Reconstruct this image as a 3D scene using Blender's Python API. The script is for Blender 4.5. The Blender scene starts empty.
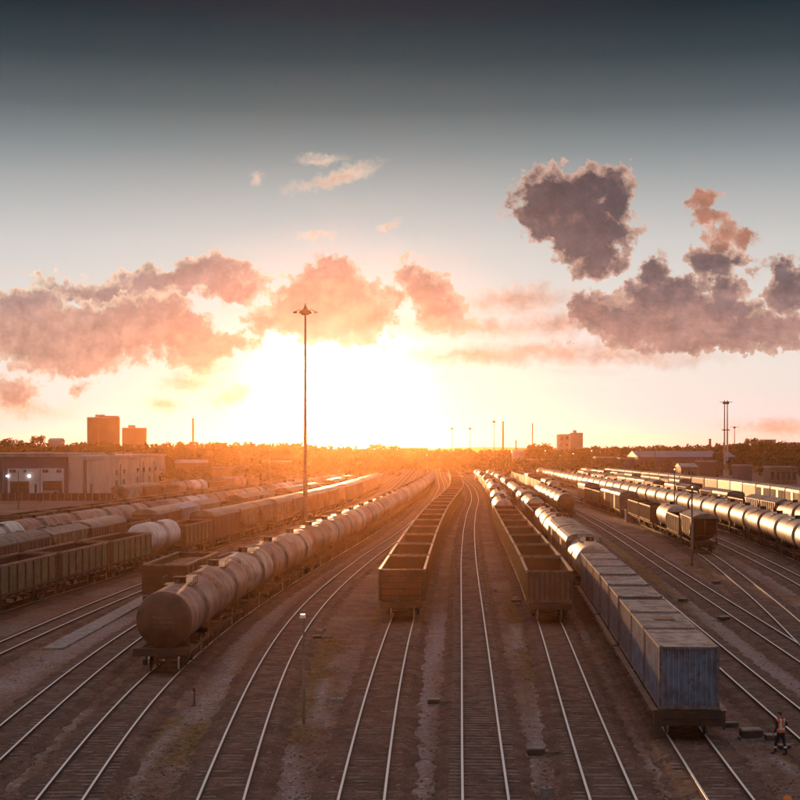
import bpy, math, random
import numpy as np
from mathutils import Vector, Matrix
R = math.radians
rnd = random.Random(7)
SC = bpy.context.scene
COL = SC.collection

# ------------------------------------------------------------------ camera
CAM_H = 12.0; F = 1450.0; HOR = 447.0          # eye height (m), focal length and horizon row in photo pixels
cam_d = bpy.data.cameras.new('camera'); cam = bpy.data.objects.new('camera', cam_d); COL.objects.link(cam)
cam_d.sensor_width = 36; cam_d.lens = 36*F/800; cam_d.shift_y = (HOR-400)/800
cam_d.clip_start = 0.5; cam_d.clip_end = 12000
cam.location = (0, 0, CAM_H); cam.rotation_euler = (R(90), 0, 0)
SC.camera = cam

# ------------------------------------------------------------------ colour / exposure
SC.view_settings.view_transform = 'Standard'; SC.view_settings.look = 'None'
SC.view_settings.gamma = 1.0; SC.view_settings.use_curve_mapping = False
SC.view_settings.exposure = 0.0
SC.render.engine = 'CYCLES'
SC.cycles.use_denoising = True
SC.cycles.max_bounces = 6; SC.cycles.volume_bounces = 0; SC.cycles.diffuse_bounces = 3
SC.cycles.sample_clamp_indirect = 6

# ------------------------------------------------------------------ sun
SUN_EL = 1.75; SUN_AZ = -2.5                   # degrees above the horizon, degrees right of straight ahead
ce = math.cos(R(SUN_EL))
SUND = Vector((math.sin(R(SUN_AZ))*ce, math.cos(R(SUN_AZ))*ce, math.sin(R(SUN_EL))))
sl = bpy.data.lights.new('sun', 'SUN'); so = bpy.data.objects.new('sun', sl); COL.objects.link(so)
sl.energy = 5.0; sl.angle = R(0.53); sl.color = (1.0, 0.48, 0.20)
so.rotation_euler = SUND.to_track_quat('Z', 'Y').to_euler(); so.location = (0, 0, 120)

def lin(c):
    return tuple((x/12.92 if x <= .04045 else ((x+.055)/1.055)**2.4) for x in [v/255 for v in c])

# ------------------------------------------------------------------ node helper
class NT:
    def __init__(s, tree): s.t = tree; s.N = tree.nodes; s.L = tree.links
    def n(s, kind, **kw):
        nd = s.N.new(kind)
        for k, v in kw.items(): setattr(nd, k, v)
        return nd
    def put(s, sock, v):
        if isinstance(v, bpy.types.NodeSocket): s.L.new(v, sock)
        elif v is not None: sock.default_value = v
    def math(s, op, a, b=None, c=None, clamp=False):
        nd = s.n('ShaderNodeMath', operation=op, use_clamp=clamp)
        s.put(nd.inputs[0], a); s.put(nd.inputs[1], b)
        if c is not None: s.put(nd.inputs[2], c)
        return nd.outputs[0]
    def vm(s, op, a, b=None, scale=None):
        nd = s.n('ShaderNodeVectorMath', operation=op)
        s.put(nd.inputs[0], a); s.put(nd.inputs[1], b)
        if scale is not None: s.put(nd.inputs['Scale'], scale)
        return nd.outputs['Value'] if op in ('LENGTH', 'DOT_PRODUCT', 'DISTANCE') else nd.outputs['Vector']
    def mix(s, f, a, b, blend='MIX'):
        nd = s.n('ShaderNodeMix', data_type='RGBA', blend_type=blend, clamp_factor=True)
        s.put(nd.inputs[0], f)
        for i, v in ((6, a), (7, b)):
            if isinstance(v, tuple) and len(v) == 3: v = v+(1,)
            s.put(nd.inputs[i], v)
        return nd.outputs[2]
    def sstep(s, x, a, b, lo=0.0, hi=1.0):
        nd = s.n('ShaderNodeMapRange', interpolation_type='SMOOTHSTEP')
        s.put(nd.inputs[0], x); s.put(nd.inputs[1], a); s.put(nd.inputs[2], b); s.put(nd.inputs[3], lo); s.put(nd.inputs[4], hi)
        return nd.outputs[0]
    def noise(s, vec, scale, detail=4, rough=.55, dist=0, col=False):
        nd = s.n('ShaderNodeTexNoise'); nd.inputs['Scale'].default_value = scale
        nd.inputs['Detail'].default_value = detail; nd.inputs['Roughness'].default_value = rough
        nd.inputs['Distortion'].default_value = dist
        if vec is not None: s.L.new(vec, nd.inputs['Vector'])
        return nd.outputs['Color' if col else 'Fac']
    def ramp(s, x, stops, mode='LINEAR'):
        nd = s.n('ShaderNodeValToRGB'); cr = nd.color_ramp; cr.interpolation = mode
        while len(cr.elements) < len(stops): cr.elements.new(.5)
        for e, (p, c) in zip(cr.elements, stops): e.position = p; e.color = tuple(c)+(1,) if len(c) == 3 else c
        s.put(nd.inputs[0], x); return nd.outputs[0]

HZ_G = .89; HZ_D = .000065                      # haze: forward scattering, density per metre
# ------------------------------------------------------------------ world: evening sky with cumulus, at infinity
W = bpy.data.worlds.new('World'); SC.world = W; W.use_nodes = True
t = NT(W.node_tree); t.N.clear()
geo = t.n('ShaderNodeTexCoord'); D = geo.outputs['Generated']
sep = t.n('ShaderNodeSeparateXYZ'); t.L.new(D, sep.inputs[0])
dx, dy, dz = sep.outputs
ys = t.math('MAXIMUM', dy, .08)
U = t.math('MULTIPLY', t.math('DIVIDE', dx, ys), 14.5)        # bearing, ~ tangent units
V = t.math('MULTIPLY', t.math('DIVIDE', dz, ys), 14.5)        # height above the horizon
cmb = t.n('ShaderNodeCombineXYZ'); t.put(cmb.inputs[0], U); t.put(cmb.inputs[1], V); P = cmb.outputs[0]
# clear sky
elev = t.math('MULTIPLY', dz, 14.5/5.0, clamp=True)            # 0..1 for the lowest twenty degrees
sky_a = t.ramp(elev, [(0, lin((247, 226, 222))), (.034, lin((250, 232, 230))), (.134, lin((250, 236, 226))), (.22, lin((242, 231, 223))), (.293, lin((230, 224, 218))), (.40, lin((211, 209, 206))),
                      (.487, lin((182, 184, 184))), (.582, lin((136, 145, 148))), (.656, lin((96, 107, 112))), (.748, lin((54, 70, 78))), (.837, lin((22, 42, 53))), (1, lin((18, 36, 48)))])
nish = t.n('ShaderNodeTexSky', sky_type='NISHITA'); nish.sun_disc = False
nish.sun_elevation = R(SUN_EL); nish.sun_rotation = R(SUN_AZ); nish.dust_density = 2.0
sund = t.n('ShaderNodeCombineXYZ')
for i in range(3): sund.inputs[i].default_value = SUND[i]
cosang = t.vm('DOT_PRODUCT', D, sund.outputs[0])
ang = t.math('MULTIPLY', t.math('ARCCOSINE', t.math('MINIMUM', cosang, 1.0)), 57.2958)  # degrees from the sun
g1 = t.math('EXPONENT', t.math('MULTIPLY', t.math('POWER', t.math('DIVIDE', ang, 2.1), 2.0), -1.0))
g2 = t.math('EXPONENT', t.math('DIVIDE', ang, -3.8))
g3 = t.math('EXPONENT', t.math('MULTIPLY', t.math('POWER', t.math('DIVIDE', ang, 55.0), 2.0), -1.0))
back = t.mix(t.math('SUBTRACT', 1.0, g3), (1, 1, 1), (.40, .42, .48))
sky_b = t.mix(1.0, sky_a, back, 'MULTIPLY')
def add(a, b): return t.mix(1.0, a, b, 'ADD')
def scl(c, f): return t.vm('SCALE', c, None, f)
zen = scl(t.mix(1., (1, 1, 1), (.84, .70, .70)), t.sstep(dz, .36, .66, 0, .62))    # unseen sky above the darker band, brightened to light the ground
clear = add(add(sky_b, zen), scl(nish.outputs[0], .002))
glow = add(scl(t.mix(0., (1, .98, .95), (1, 1, 1)), t.math('MULTIPLY', g1, 4.5)), scl(t.mix(0., (1, .94, .86), (1, 1, 1)), t.math('MULTIPLY', g2, .26)))
# the low yard haze glows in front of this sky towards the sun, so the sky itself is that much cooler there
hg = t.math('DIVIDE', (1-HZ_G**2)/12.566, t.math('POWER', t.math('SUBTRACT', 1+HZ_G**2, t.math('MULTIPLY', cosang, 2*HZ_G)), 1.5))
air = t.math('MULTIPLY', t.math('DIVIDE', hg, t.math('MAXIMUM', dz, .045)), HZ_D*5.0*35*.8)
air = t.math('MINIMUM', air, .22)
sky = t.mix(1.0, add(clear, glow), scl(t.mix(1., (1, 1, 1), (1.0, .24, .045)), air), 'SUBTRACT')
sky = t.mix(1.0, sky, (.006, .026, .037), 'LIGHTEN')

BL = [ # centre x, y (photo pixels at 5.5 m per..), radius x, radius y, tilt
 (60,338,100,34,0),(132,326,74,30,-4),(195,343,56,22,0),(26,322,48,32,0),(188,277,74,17,-3),(110,291,66,12,5),(226,286,36,14,0),(266,318,20,13,0),
 (330,302,52,40,0),(332,276,30,22,0),(360,320,38,20,0),(296,312,28,22,0),
 (424,288,26,20,20),(440,312,30,17,0),(410,272,14,12,0),(470,326,62,7,0),(480,356,66,6,0),(545,352,60,8,0),(520,298,40,9,0),(396,300,14,13,0),(556,324,34,10,0),
 (562,205,50,34,0),(598,186,34,20,-10),(590,236,42,28,0),(600,258,30,17,-15),(530,215,20,14,20),(616,205,18,24,0),(545,180,26,10,-20),
 (592,316,22,20,0),(655,277,17,17,0),(665,305,48,28,0),(636,326,46,22,0),(702,318,72,26,0),(764,326,62,20,0),(788,288,22,26,0),(700,342,96,9,0),(720,290,26,14,0),
 (703,203,13,11,0),(708,220,18,11,20),(722,231,15,9,30),(742,238,14,8,0),(712,247,12,11,0),(707,266,22,14,0),(737,262,18,8,0),
 (620,358,58,6,0),(15,396,24,15,0),(22,411,36,7,0),(75,385,11,8,20),(165,402,15,7,0),(190,381,24,7,0),(204,366,20,7,0),(230,396,20,6,-10),
 (336,177,38,6.5,-15),(321,158,15,3,0),(257,178,5,4,0),(390,227,7,2.4,-15),(318,234,10,2.4,0),(785,428,36,6,0)]
BACK = {4, 5, 6, 12, 13, 14, 19}     # the bank that stands behind
w1 = t.noise(P, 1.7, 4, .6, col=True); w2 = t.noise(P, 7.5, 3, .62, col=True)
vo = t.n('ShaderNodeTexVoronoi', feature='F1'); vo.inputs['Scale'].default_value = 5.2; vo.inputs['Detail'].default_value = 1; vo.inputs['Roughness'].default_value = .55
t.L.new(t.vm('ADD', P, t.vm('SCALE', w2, None, .25)), vo.inputs['Vector'])
puff = t.math('SUBTRACT', .42, vo.outputs['Distance'])
fine_n = t.noise(P, 15, 4, .7); soft = t.noise(P, 1.3, 2, .5)
CL_GROW = .125
def clouds(Pin, idx, shift, warp=1.0):
    Pn = t.vm('ADD', Pin, shift)
    Pw = t.vm('ADD', Pin, t.vm('SCALE', t.vm('SUBTRACT', w1, (.5, .5, .5)), None, .42*warp))
    Pw = t.vm('ADD', Pw, t.vm('SCALE', t.vm('SUBTRACT', w2, (.5, .5, .5)), None, .20))
    acc = None
    for q in idx:
        cx, cy, rx, ry, tl = BL[q]
        m = t.n('ShaderNodeMapping', vector_type='TEXTURE')
        m.inputs['Location'].default_value = ((cx-400)/100, (HOR-cy)/100, 0)
        m.inputs['Rotation'].default_value = (0, 0, -R(tl)); m.inputs['Scale'].default_value = (rx*(1.06 if warp == 1 or cy > 240 else .78)/100, ry*(1.06 if warp == 1 or cy > 240 else .8)/100, 1)
        t.L.new(Pw, m.inputs[0])
        l = t.vm('LENGTH', m.outputs[0])
        l = t.math('MULTIPLY', t.math('SUBTRACT', l, 1.0), (min(rx, ry)/30.0)**.75)
        acc = l if acc is None else t.math('SMOOTH_MIN', acc, l, .10)
    n = t.noise(Pn, 4.2, 5, .66)
    f = t.math('ADD', t.math('MULTIPLY', acc, -1.0), t.math('MULTIPLY', t.math('SUBTRACT', n, .5), .55))
    return t.math('ADD', f, t.math('ADD', CL_GROW if warp == 1.0 else .14, t.math('MULTIPLY', puff, .44 if warp == 1.0 else .1))), n
front = t.math('MULTIPLY', t.sstep(dy, .72, .82), t.math('MULTIPLY', t.sstep(dz, .29, .27), t.sstep(dz, 0, .004)))
rt = t.sstep(U, -.6, 1.8)                       # the clouds away from the sun are greyer
toplit = t.sstep(V, .8, 2.6)
nearsun = t.math('EXPONENT', t.math('MULTIPLY', t.math('POWER', t.math('DIVIDE', ang, 6.0), 2.0), -1.0))
final = sky
WISP = {15, 16, 17, 18, 20} | {q for q, b in enumerate(BL) if b[3] <= 7 and q not in BACK and b[1] > 350} | {q for q, b in enumerate(BL) if b[1] < 240 and b[0] < 450}
for grp, shift in (([q for q in range(len(BL)) if q in BACK], (3.1, 1.7, 0)), (sorted(WISP), (7.7, 4.2, 0)), ([q for q in range(len(BL)) if q not in BACK and q not in WISP], (0, 0, 0))):
    f0, n0 = clouds(P, grp, shift, .5 if grp == sorted(WISP) else 1.0); isback = 1.0 if shift[0] else 0.0
    Ps = t.vm('ADD', P, shift); Pup = t.vm('ADD', Ps, (-.04, .11, 0))
    relief = t.math('ADD', t.math('MULTIPLY', t.math('SUBTRACT', t.noise(Ps, 2.8, 4, .66), t.noise(Pup, 2.8, 4, .66)), 2.4), t.math('MULTIPLY', puff, .75))
    wispy = grp == sorted(WISP)
    f0 = t.math('ADD', f0, t.math('MULTIPLY', t.math('SUBTRACT', fine_n, .5), .11))
    hi = t.sstep(soft, .4, .65, -.06, .14)
    al = t.n('ShaderNodeMapRange', interpolation_type='SMOOTHSTEP'); t.put(al.inputs[0], f0); al.inputs[1].default_value = -.30 if wispy else -.17; t.put(al.inputs[2], t.math('ADD', hi, .5 if wispy else 0.0))
    alpha = t.math('MULTIPLY', al.outputs[0], t.math('MULTIPLY', front, .95 if wispy else 1.0))
    thick = t.sstep(f0, -.16 if not wispy else -.1, .26 if not wispy else .6)
    core = t.mix(rt, t.mix(t.sstep(V, .9, 1.7), lin((202, 158, 146)), lin((166, 142, 142))), lin((140, 116, 118)))
    core = t.mix(t.math('MULTIPLY', toplit, rt), core, lin((92, 82, 88)))
    core = t.mix(nearsun, core, lin((238, 172, 138)))
    pinkb = t.mix(rt, lin((220, 168, 146)), lin((200, 150, 136)))
    low = t.sstep(t.math('ADD', V, t.math('MULTIPLY', t.math('SUBTRACT', n0, .5), 1.6)), 1.75, .95)
    core = t.mix(t.math('MULTIPLY', low, .75), core, pinkb)
    core = t.mix(t.math('MULTIPLY', t.sstep(n0, .5, .75), .25), core, pinkb)
    edge = t.mix(rt, lin((255, 224, 196)), lin((226, 184, 164)))
    plume = t.math('MULTIPLY', t.sstep(U, 2.75, 2.95), t.math('MULTIPLY', t.sstep(U, 3.7, 3.45), t.sstep(V, 1.85, 2.1)))
    core = t.mix(t.math('MULTIPLY', plume, .7), core, lin((206, 140, 112)))
    if wispy: core = t.mix(.6, core, lin((236, 190, 162)))
    ccol = t.mix(thick, edge, core)
    ccol = scl(ccol, t.math('ADD', 1.0+.06*isback, t.math('MULTIPLY', relief, .36)))
    ccol = t.mix(1.0, add(ccol, scl(glow, .12)), scl(t.mix(1., (1, 1, 1), (1.0, .24, .045)), t.math('MULTIPLY', air, .6)), 'SUBTRACT')
    ccol = t.mix(1.0, ccol, (.03, .03, .035), 'LIGHTEN')
    final = t.mix(t.math('MULTIPLY', alpha, .97), final, ccol)
# thin high veil between the puffs near the horizon
veil = t.math('MULTIPLY', t.sstep(t.noise(t.vm('MULTIPLY', P, (.5, 2.6, 1)), 1.6, 7, .6), .5, .78), t.math('MULTIPLY', t.sstep(V, .3, .9), t.sstep(V, 2.3, 1.4)))
final = t.mix(t.math('MULTIPLY', veil, t.math('MULTIPLY', front, .35)), final, t.mix(rt, lin((250, 205, 175)), lin((220, 180, 165))))
# below the horizon
sky = t.mix(t.sstep(dz, -.002, -.02), sky, lin((120, 84, 60)))
gate = t.math('MULTIPLY', t.math('GREATER_THAN', dy, .72), t.math('MULTIPLY', t.math('GREATER_THAN', dz, 0.0), t.math('LESS_THAN', dz, .29)))   # clouds stand only there
bga = t.n('ShaderNodeBackground'); t.L.new(sky, bga.inputs[0]); bg = t.n('ShaderNodeBackground'); t.L.new(final, bg.inputs[0])
mxs = t.n('ShaderNodeMixShader'); t.put(mxs.inputs[0], gate); t.L.new(bga.outputs[0], mxs.inputs[1]); t.L.new(bg.outputs[0], mxs.inputs[2])
wo = t.n('ShaderNodeOutputWorld'); t.L.new(mxs.outputs[0], wo.inputs[0])
W.cycles.sampling_method = 'MANUAL'; W.cycles.sample_map_resolution = 512

# ------------------------------------------------------------------ materials
MATS = {}
def surf(name, base, alt=None, rough=.7, metal=0.0, scale=3.0, mixlo=.42, mixhi=.62, fine=.18, streak=0.0, rust=None, rustamt=0.0,
         var=.0, bump=.15, bscale=30, stain=None, emit=None, spec=.4):
    """weathered procedural surface: two-tone mottling, vertical streaks, rust patches, fine grain, per-object variation"""
    if name in MATS: return MATS[name]
    m = bpy.data.materials.new(name); m.use_nodes = True; MATS[name] = m
    t = NT(m.node_tree); b = t.N['Principled BSDF']
    tc = t.n('ShaderNodeTexCoord'); O = tc.outputs['Object']; oi = t.n('ShaderNodeObjectInfo'); rv = oi.outputs['Random']
    off = t.vm('ADD', O, t.vm('SCALE', (7.3, 3.1, 5.7), None, t.math('MULTIPLY', rv, 9)))
    alt = alt or tuple(c*.6 for c in base)
    c = t.mix(t.sstep(t.noise(off, scale, 5, .6), mixlo, mixhi), base, alt)
    if streak:
        s = t.noise(t.vm('MULTIPLY', off, (1, 1, .12)), 5.0, 4, .6)
        c = t.mix(t.math('MULTIPLY', t.sstep(s, .5, .72), streak), c, tuple(x*.45 for x in alt))
    if rust:
        r_ = t.noise(off, scale*1.7, 7, .68)
        c = t.mix(t.math('MULTIPLY', t.sstep(r_, .62-.25*rustamt, .74-.2*rustamt), .9), c, rust)
    if stain:      # spilled product running down from the filling hatch in the middle of the barrel, and darker towards the belly
        sy = t.n('ShaderNodeSeparateXYZ'); t.L.new(O, sy.inputs[0])
        wob = t.math('MULTIPLY', t.math('SUBTRACT', t.noise(off, 1.6, 5, .65), .5), 1.5)
        d = t.math('ABSOLUTE', t.math('ADD', sy.outputs[1], wob))
        k = t.sstep(d, 1.15, .5)
        c = t.mix(t.math('MULTIPLY', k, .93), c, stain)
        bel = t.sstep(t.math('ADD', sy.outputs[2], t.math('MULTIPLY', wob, .35)), 2.6, 1.5)
        c = t.mix(t.math('MULTIPLY', bel, .8), c, tuple(x*.8 for x in stain))
    fn = t.noise(off, bscale, 4, .6)
    c = t.mix(fine, c, t.ramp(fn, [(.3, (.25, .25, .25)), (.7, (1, 1, 1))]), 'MULTIPLY')
    if name == 'tank_head_dark':       # a worn inscription, no longer legible
        sy = t.n('ShaderNodeSeparateXYZ'); t.L.new(O, sy.inputs[0])
        zz = t.math('SINE', t.math('MULTIPLY', sy.outputs[2], 24.0)); bx_ = t.sstep(t.math('ABSOLUTE', sy.outputs[0]), .62, .5); bz_ = t.sstep(t.math('ABSOLUTE', t.math('SUBTRACT', sy.outputs[2], 2.72)), .42, .36)
        fl = t.sstep(t.noise(t.vm('MULTIPLY', O, (1, 0, .4)), 17, 2, .5), .50, .56)
        c = t.mix(t.math('MULTIPLY', t.math('MULTIPLY', bx_, bz_), t.math('MULTIPLY', fl, t.sstep(zz, .2, .5, 0, .5))), c, (.30, .24, .2))
    if var:
        hs = t.n('ShaderNodeHueSaturation'); t.put(hs.inputs['Value'], t.math('ADD', 1-var, t.math('MULTIPLY', rv, 2*var)))
        t.put(hs.inputs['Hue'], t.math('ADD', .5-var*.035, t.math('MULTIPLY', rv, var*.07))); t.put(hs.inputs['Color'], c); c = hs.outputs[0]
    t.put(b.inputs['Base Color'], c)
    t.put(b.inputs['Roughness'], t.math('ADD', rough-.08, t.math('MULTIPLY', fn, .16)))
    b.inputs['Metallic'].default_value = metal; b.inputs['Specular IOR Level'].default_value = spec
    if bump:
        bp = t.n('ShaderNodeBump'); bp.inputs['Strength'].default_value = bump; bp.inputs['Distance'].default_value = .03
        t.put(bp.inputs['Height'], t.noise(off, bscale, 5, .65)); t.L.new(bp.outputs[0], b.inputs['Normal'])
    if emit:
        b.inputs['Emission Color'].default_value = emit[0]+(1,); b.inputs['Emission Strength'].default_value = emit[1]
    return m
RUST = (.11, .04, .018)
M = {
 'steel_frame': surf('steel_frame', (.045, .035, .03), (.07, .04, .025), .75, scale=2, var=.2),
 'bogie_iron': surf('bogie_iron', (.04, .03, .026), (.065, .04, .028), .8, scale=4),
 'gondola_rib': surf('gondola_rib', (.075, .055, .04), (.05, .036, .028), .7, scale=2),
 'wheel_tread': surf('wheel_tread', (.45, .41, .38), (.36, .32, .3), .3, 1.0, bump=0, fine=.05),
 'tank_cream': surf('tank_cream', (.46, .36, .31), (.30, .20, .155), .52, scale=.9, streak=.2, rust=(.16, .08, .05), rustamt=.25, var=.16, stain=(.09, .055, .045), bump=.06, fine=.14),
 'tank_pink': surf('tank_pink', (.37, .225, .18), (.22, .12, .095), .52, scale=.9, streak=.2, rust=(.13, .06, .04), rustamt=.3, var=.18, stain=(.075, .045, .038), bump=.06, fine=.14),
 'tank_brown': surf('tank_brown', (.16, .085, .06), (.09, .05, .04), .45, scale=.9, streak=.2, rust=RUST, rustamt=.4, var=.25, stain=(.045, .03, .026), bump=.06),
 'tank_silver': surf('tank_silver', (.50, .43, .37), (.36, .27, .21), .50, .05, scale=.9, streak=.2, rust=(.17, .09, .06), rustamt=.2, var=.15, stain=(.12, .08, .065), bump=.05, fine=.12),
 'tank_white': surf('tank_white', (.72, .71, .69), (.55, .52, .5), .42, scale=.9, streak=.35, var=.06, stain=(.25, .2, .18), bump=.04, fine=.12),
 'tank_head_dark': surf('tank_head_dark', (.12, .07, .045), (.075, .042, .03), .55, scale=1.2, streak=.4, var=.15),
 'hatch_dark': surf('hatch_dark', (.06, .04, .035), (.1, .06, .045), .6),
 'gondola_brown': surf('gondola_brown', (.125, .05, .032), (.075, .035, .024), .6, scale=1.1, streak=.55, rust=RUST, rustamt=.45, var=.22, fine=.25),
 'gondola_olive': surf('gondola_olive', (.17, .17, .10), (.12, .10, .06), .6, scale=1.1, streak=.5, rust=(.13, .07, .035), rustamt=.45, var=.15, fine=.25),
 'gondola_grey': surf('gondola_grey', (.19, .145, .13), (.12, .08, .065), .6, scale=1.1, streak=.55, rust=RUST, rustamt=.35, var=.18, fine=.25),
 'rim_worn': surf('rim_worn', (.32, .22, .17), (.18, .10, .07), .45, .4, scale=3, var=.1),
 'inside_dark': surf('inside_dark', (.045, .024, .017), (.028, .018, .014), .85, scale=1.6, var=.15),  # gondola floor and inner lining, darker than the outer walls
 'load_gravel': surf('load_gravel', (.24, .15, .12), (.13, .08, .065), .95, scale=2.2, bump=.8, bscale=12),
 'box_maroon': surf('box_maroon', (.14, .055, .045), (.095, .045, .038), .6, scale=1.0, streak=.5, rust=RUST, rustamt=.3, var=.2, fine=.2),
 'box_tan': surf('box_tan', (.30, .21, .15), (.2, .13, .09), .6, scale=1.0, streak=.5, rust=(.14, .07, .04), rustamt=.3, var=.15, fine=.2),
 'box_white': surf('box_white', (.44, .39, .33), (.30, .24, .19), .5, scale=1.0, streak=.4, rust=(.2, .1, .06), rustamt=.2, var=.1, fine=.15),
 'box_blue': surf('box_blue', (.30, .36, .46), (.24, .28, .36), .55, scale=1.0, streak=.4, rust=(.14, .08, .06), rustamt=.15, var=.08, fine=.15),
 'roof_grey': surf('roof_grey', (.27, .22, .19), (.17, .13, .11), .5, .1, scale=1.4, streak=0, var=.15, fine=.2),
 'cont_blue': surf('cont_blue', (.22, .30, .43), (.15, .18, .24), .5, scale=1.6, streak=.5, rust=(.16, .07, .04), rustamt=.22, var=.12, fine=.22),
 'cont_slate': surf('cont_slate', (.19, .22, .27), (.14, .13, .16), .55, scale=1.6, streak=.5, rust=(.16, .07, .04), rustamt=.3, var=.15, fine=.22),
 'cont_frame': surf('cont_frame', (.20, .19, .20), (.15, .1, .08), .5, scale=4, rust=RUST, rustamt=.3),
 'cont_roof': surf('cont_roof', (.38, .32, .285), (.19, .13, .11), .6, scale=1.3, rust=(.16, .10, .075), rustamt=.3, var=.12, fine=.25),
 'concrete': surf('concrete', (.32, .29, .285), (.22, .19, .185), .9, scale=2.5, bump=.2),
 'sleeper': surf('sleeper', (.22, .17, .15), (.11, .08, .068), .92, scale=1.3, fine=.35, bump=.3),
 'wall_cream': surf('wall_cream', (.56, .50, .44), (.46, .40, .35), .8, scale=.12, streak=.2, fine=.12, bump=.05),
 'wall_slate': surf('wall_slate', (.085, .105, .165), (.07, .08, .12), .7, scale=.2, streak=.2, fine=.1, bump=.05),
 'wall_white': surf('wall_white', (.62, .63, .66), (.52, .52, .54), .7, scale=.2, streak=.2, fine=.1, bump=.05),
 'roof_trim': surf('roof_trim', (.30, .30, .32), (.22, .2, .2), .5, scale=.3),
 'dark_glass': surf('dark_glass', (.03, .03, .035), None, .15, bump=0, fine=0, spec=.6),
 'door_dark': surf('door_dark', (.06, .045, .035), (.04, .03, .025), .7, scale=.5, streak=.3),
 'brick_far': surf('brick_far', (.17, .12, .105), (.13, .09, .08), .85, scale=.06),
 'grey_far': surf('grey_far', (.33, .33, .36), (.27, .27, .3), .85, scale=.06),
 'blue_roof': surf('blue_roof', (.12, .17, .27), (.10, .14, .22), .5, .2, scale=.1),
 'pole_grey': surf('pole_grey', (.17, .15, .14), (.12, .1, .09), .5, .5, scale=2, bump=.05),
 'pole_concrete': surf('pole_concrete', (.33, .31, .29), (.26, .22, .2), .85, scale=1.2),
 'bark': surf('bark', (.08, .055, .04), (.05, .035, .025), .95, scale=3),
 'paint_yellow': surf('paint_yellow', (.6, .42, .06), (.4, .26, .06), .6, scale=6),
 'orange_vest': surf('orange_vest', (.85, .16, .03), (.7, .12, .03), .7, scale=7, bump=.1, fine=.1),
 'reflective': surf('reflective', (.75, .76, .72), (.6, .6, .58), .35, scale=9, bump=0),
 'cloth_dark': surf('cloth_dark', (.022, .024, .035), (.014, .015, .02), .9, scale=9),
 'skin': surf('skin', (.45, .27, .19), (.40, .22, .15), .55, scale=12, bump=0, fine=.05),
 'hair_dark': surf('hair_dark', (.03, .02, .015), None, .7, scale=30),
 'helmet_orange': surf('helmet_orange', (.85, .25, .04), (.8, .22, .04), .35, scale=9, bump=0),
 'marking_pale': surf('marking_pale', (.34, .27, .23), (.2, .15, .12), .7, scale=9),
 'lamp_lit': surf('lamp_lit', (.8, .8, .75), None, .3, bump=0, emit=((1, .93, .8), 9)),
}
for k, c in {'rail_side': (.10, .045, .026)}.items(): M[k] = surf(k, c, tuple(x*.6 for x in c), .8, scale=3)
M['rail_top'] = surf('rail_top', (.95, .92, .89), (.90, .87, .83), .54, 1.0, scale=.4, bump=0, fine=.03)
def leafmat(name, a, b):
    m = bpy.data.materials.new(name); m.use_nodes = True; t = NT(m.node_tree); N = t.N['Principled BSDF']
    tc = t.n('ShaderNodeTexCoord'); oi = t.n('ShaderNodeObjectInfo')
    c = t.mix(t.sstep(t.noise(tc.outputs['Object'], .7, 4, .6), .35, .65), a, b)
    hs = t.n('ShaderNodeHueSaturation'); t.put(hs.inputs['Value'], t.math('ADD', .7, t.math('MULTIPLY', oi.outputs['Random'], .6))); t.put(hs.inputs['Color'], c)
    t.put(N.inputs['Base Color'], hs.outputs[0]); N.inputs['Roughness'].default_value = .8; N.inputs['Specular IOR Level'].default_value = .2
    return m
M['leaf'] = leafmat('leaf', (.06, .075, .025), (.10, .085, .03))
M['weed'] = leafmat('weed', (.13, .11, .03), (.20, .13, .05))

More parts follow.
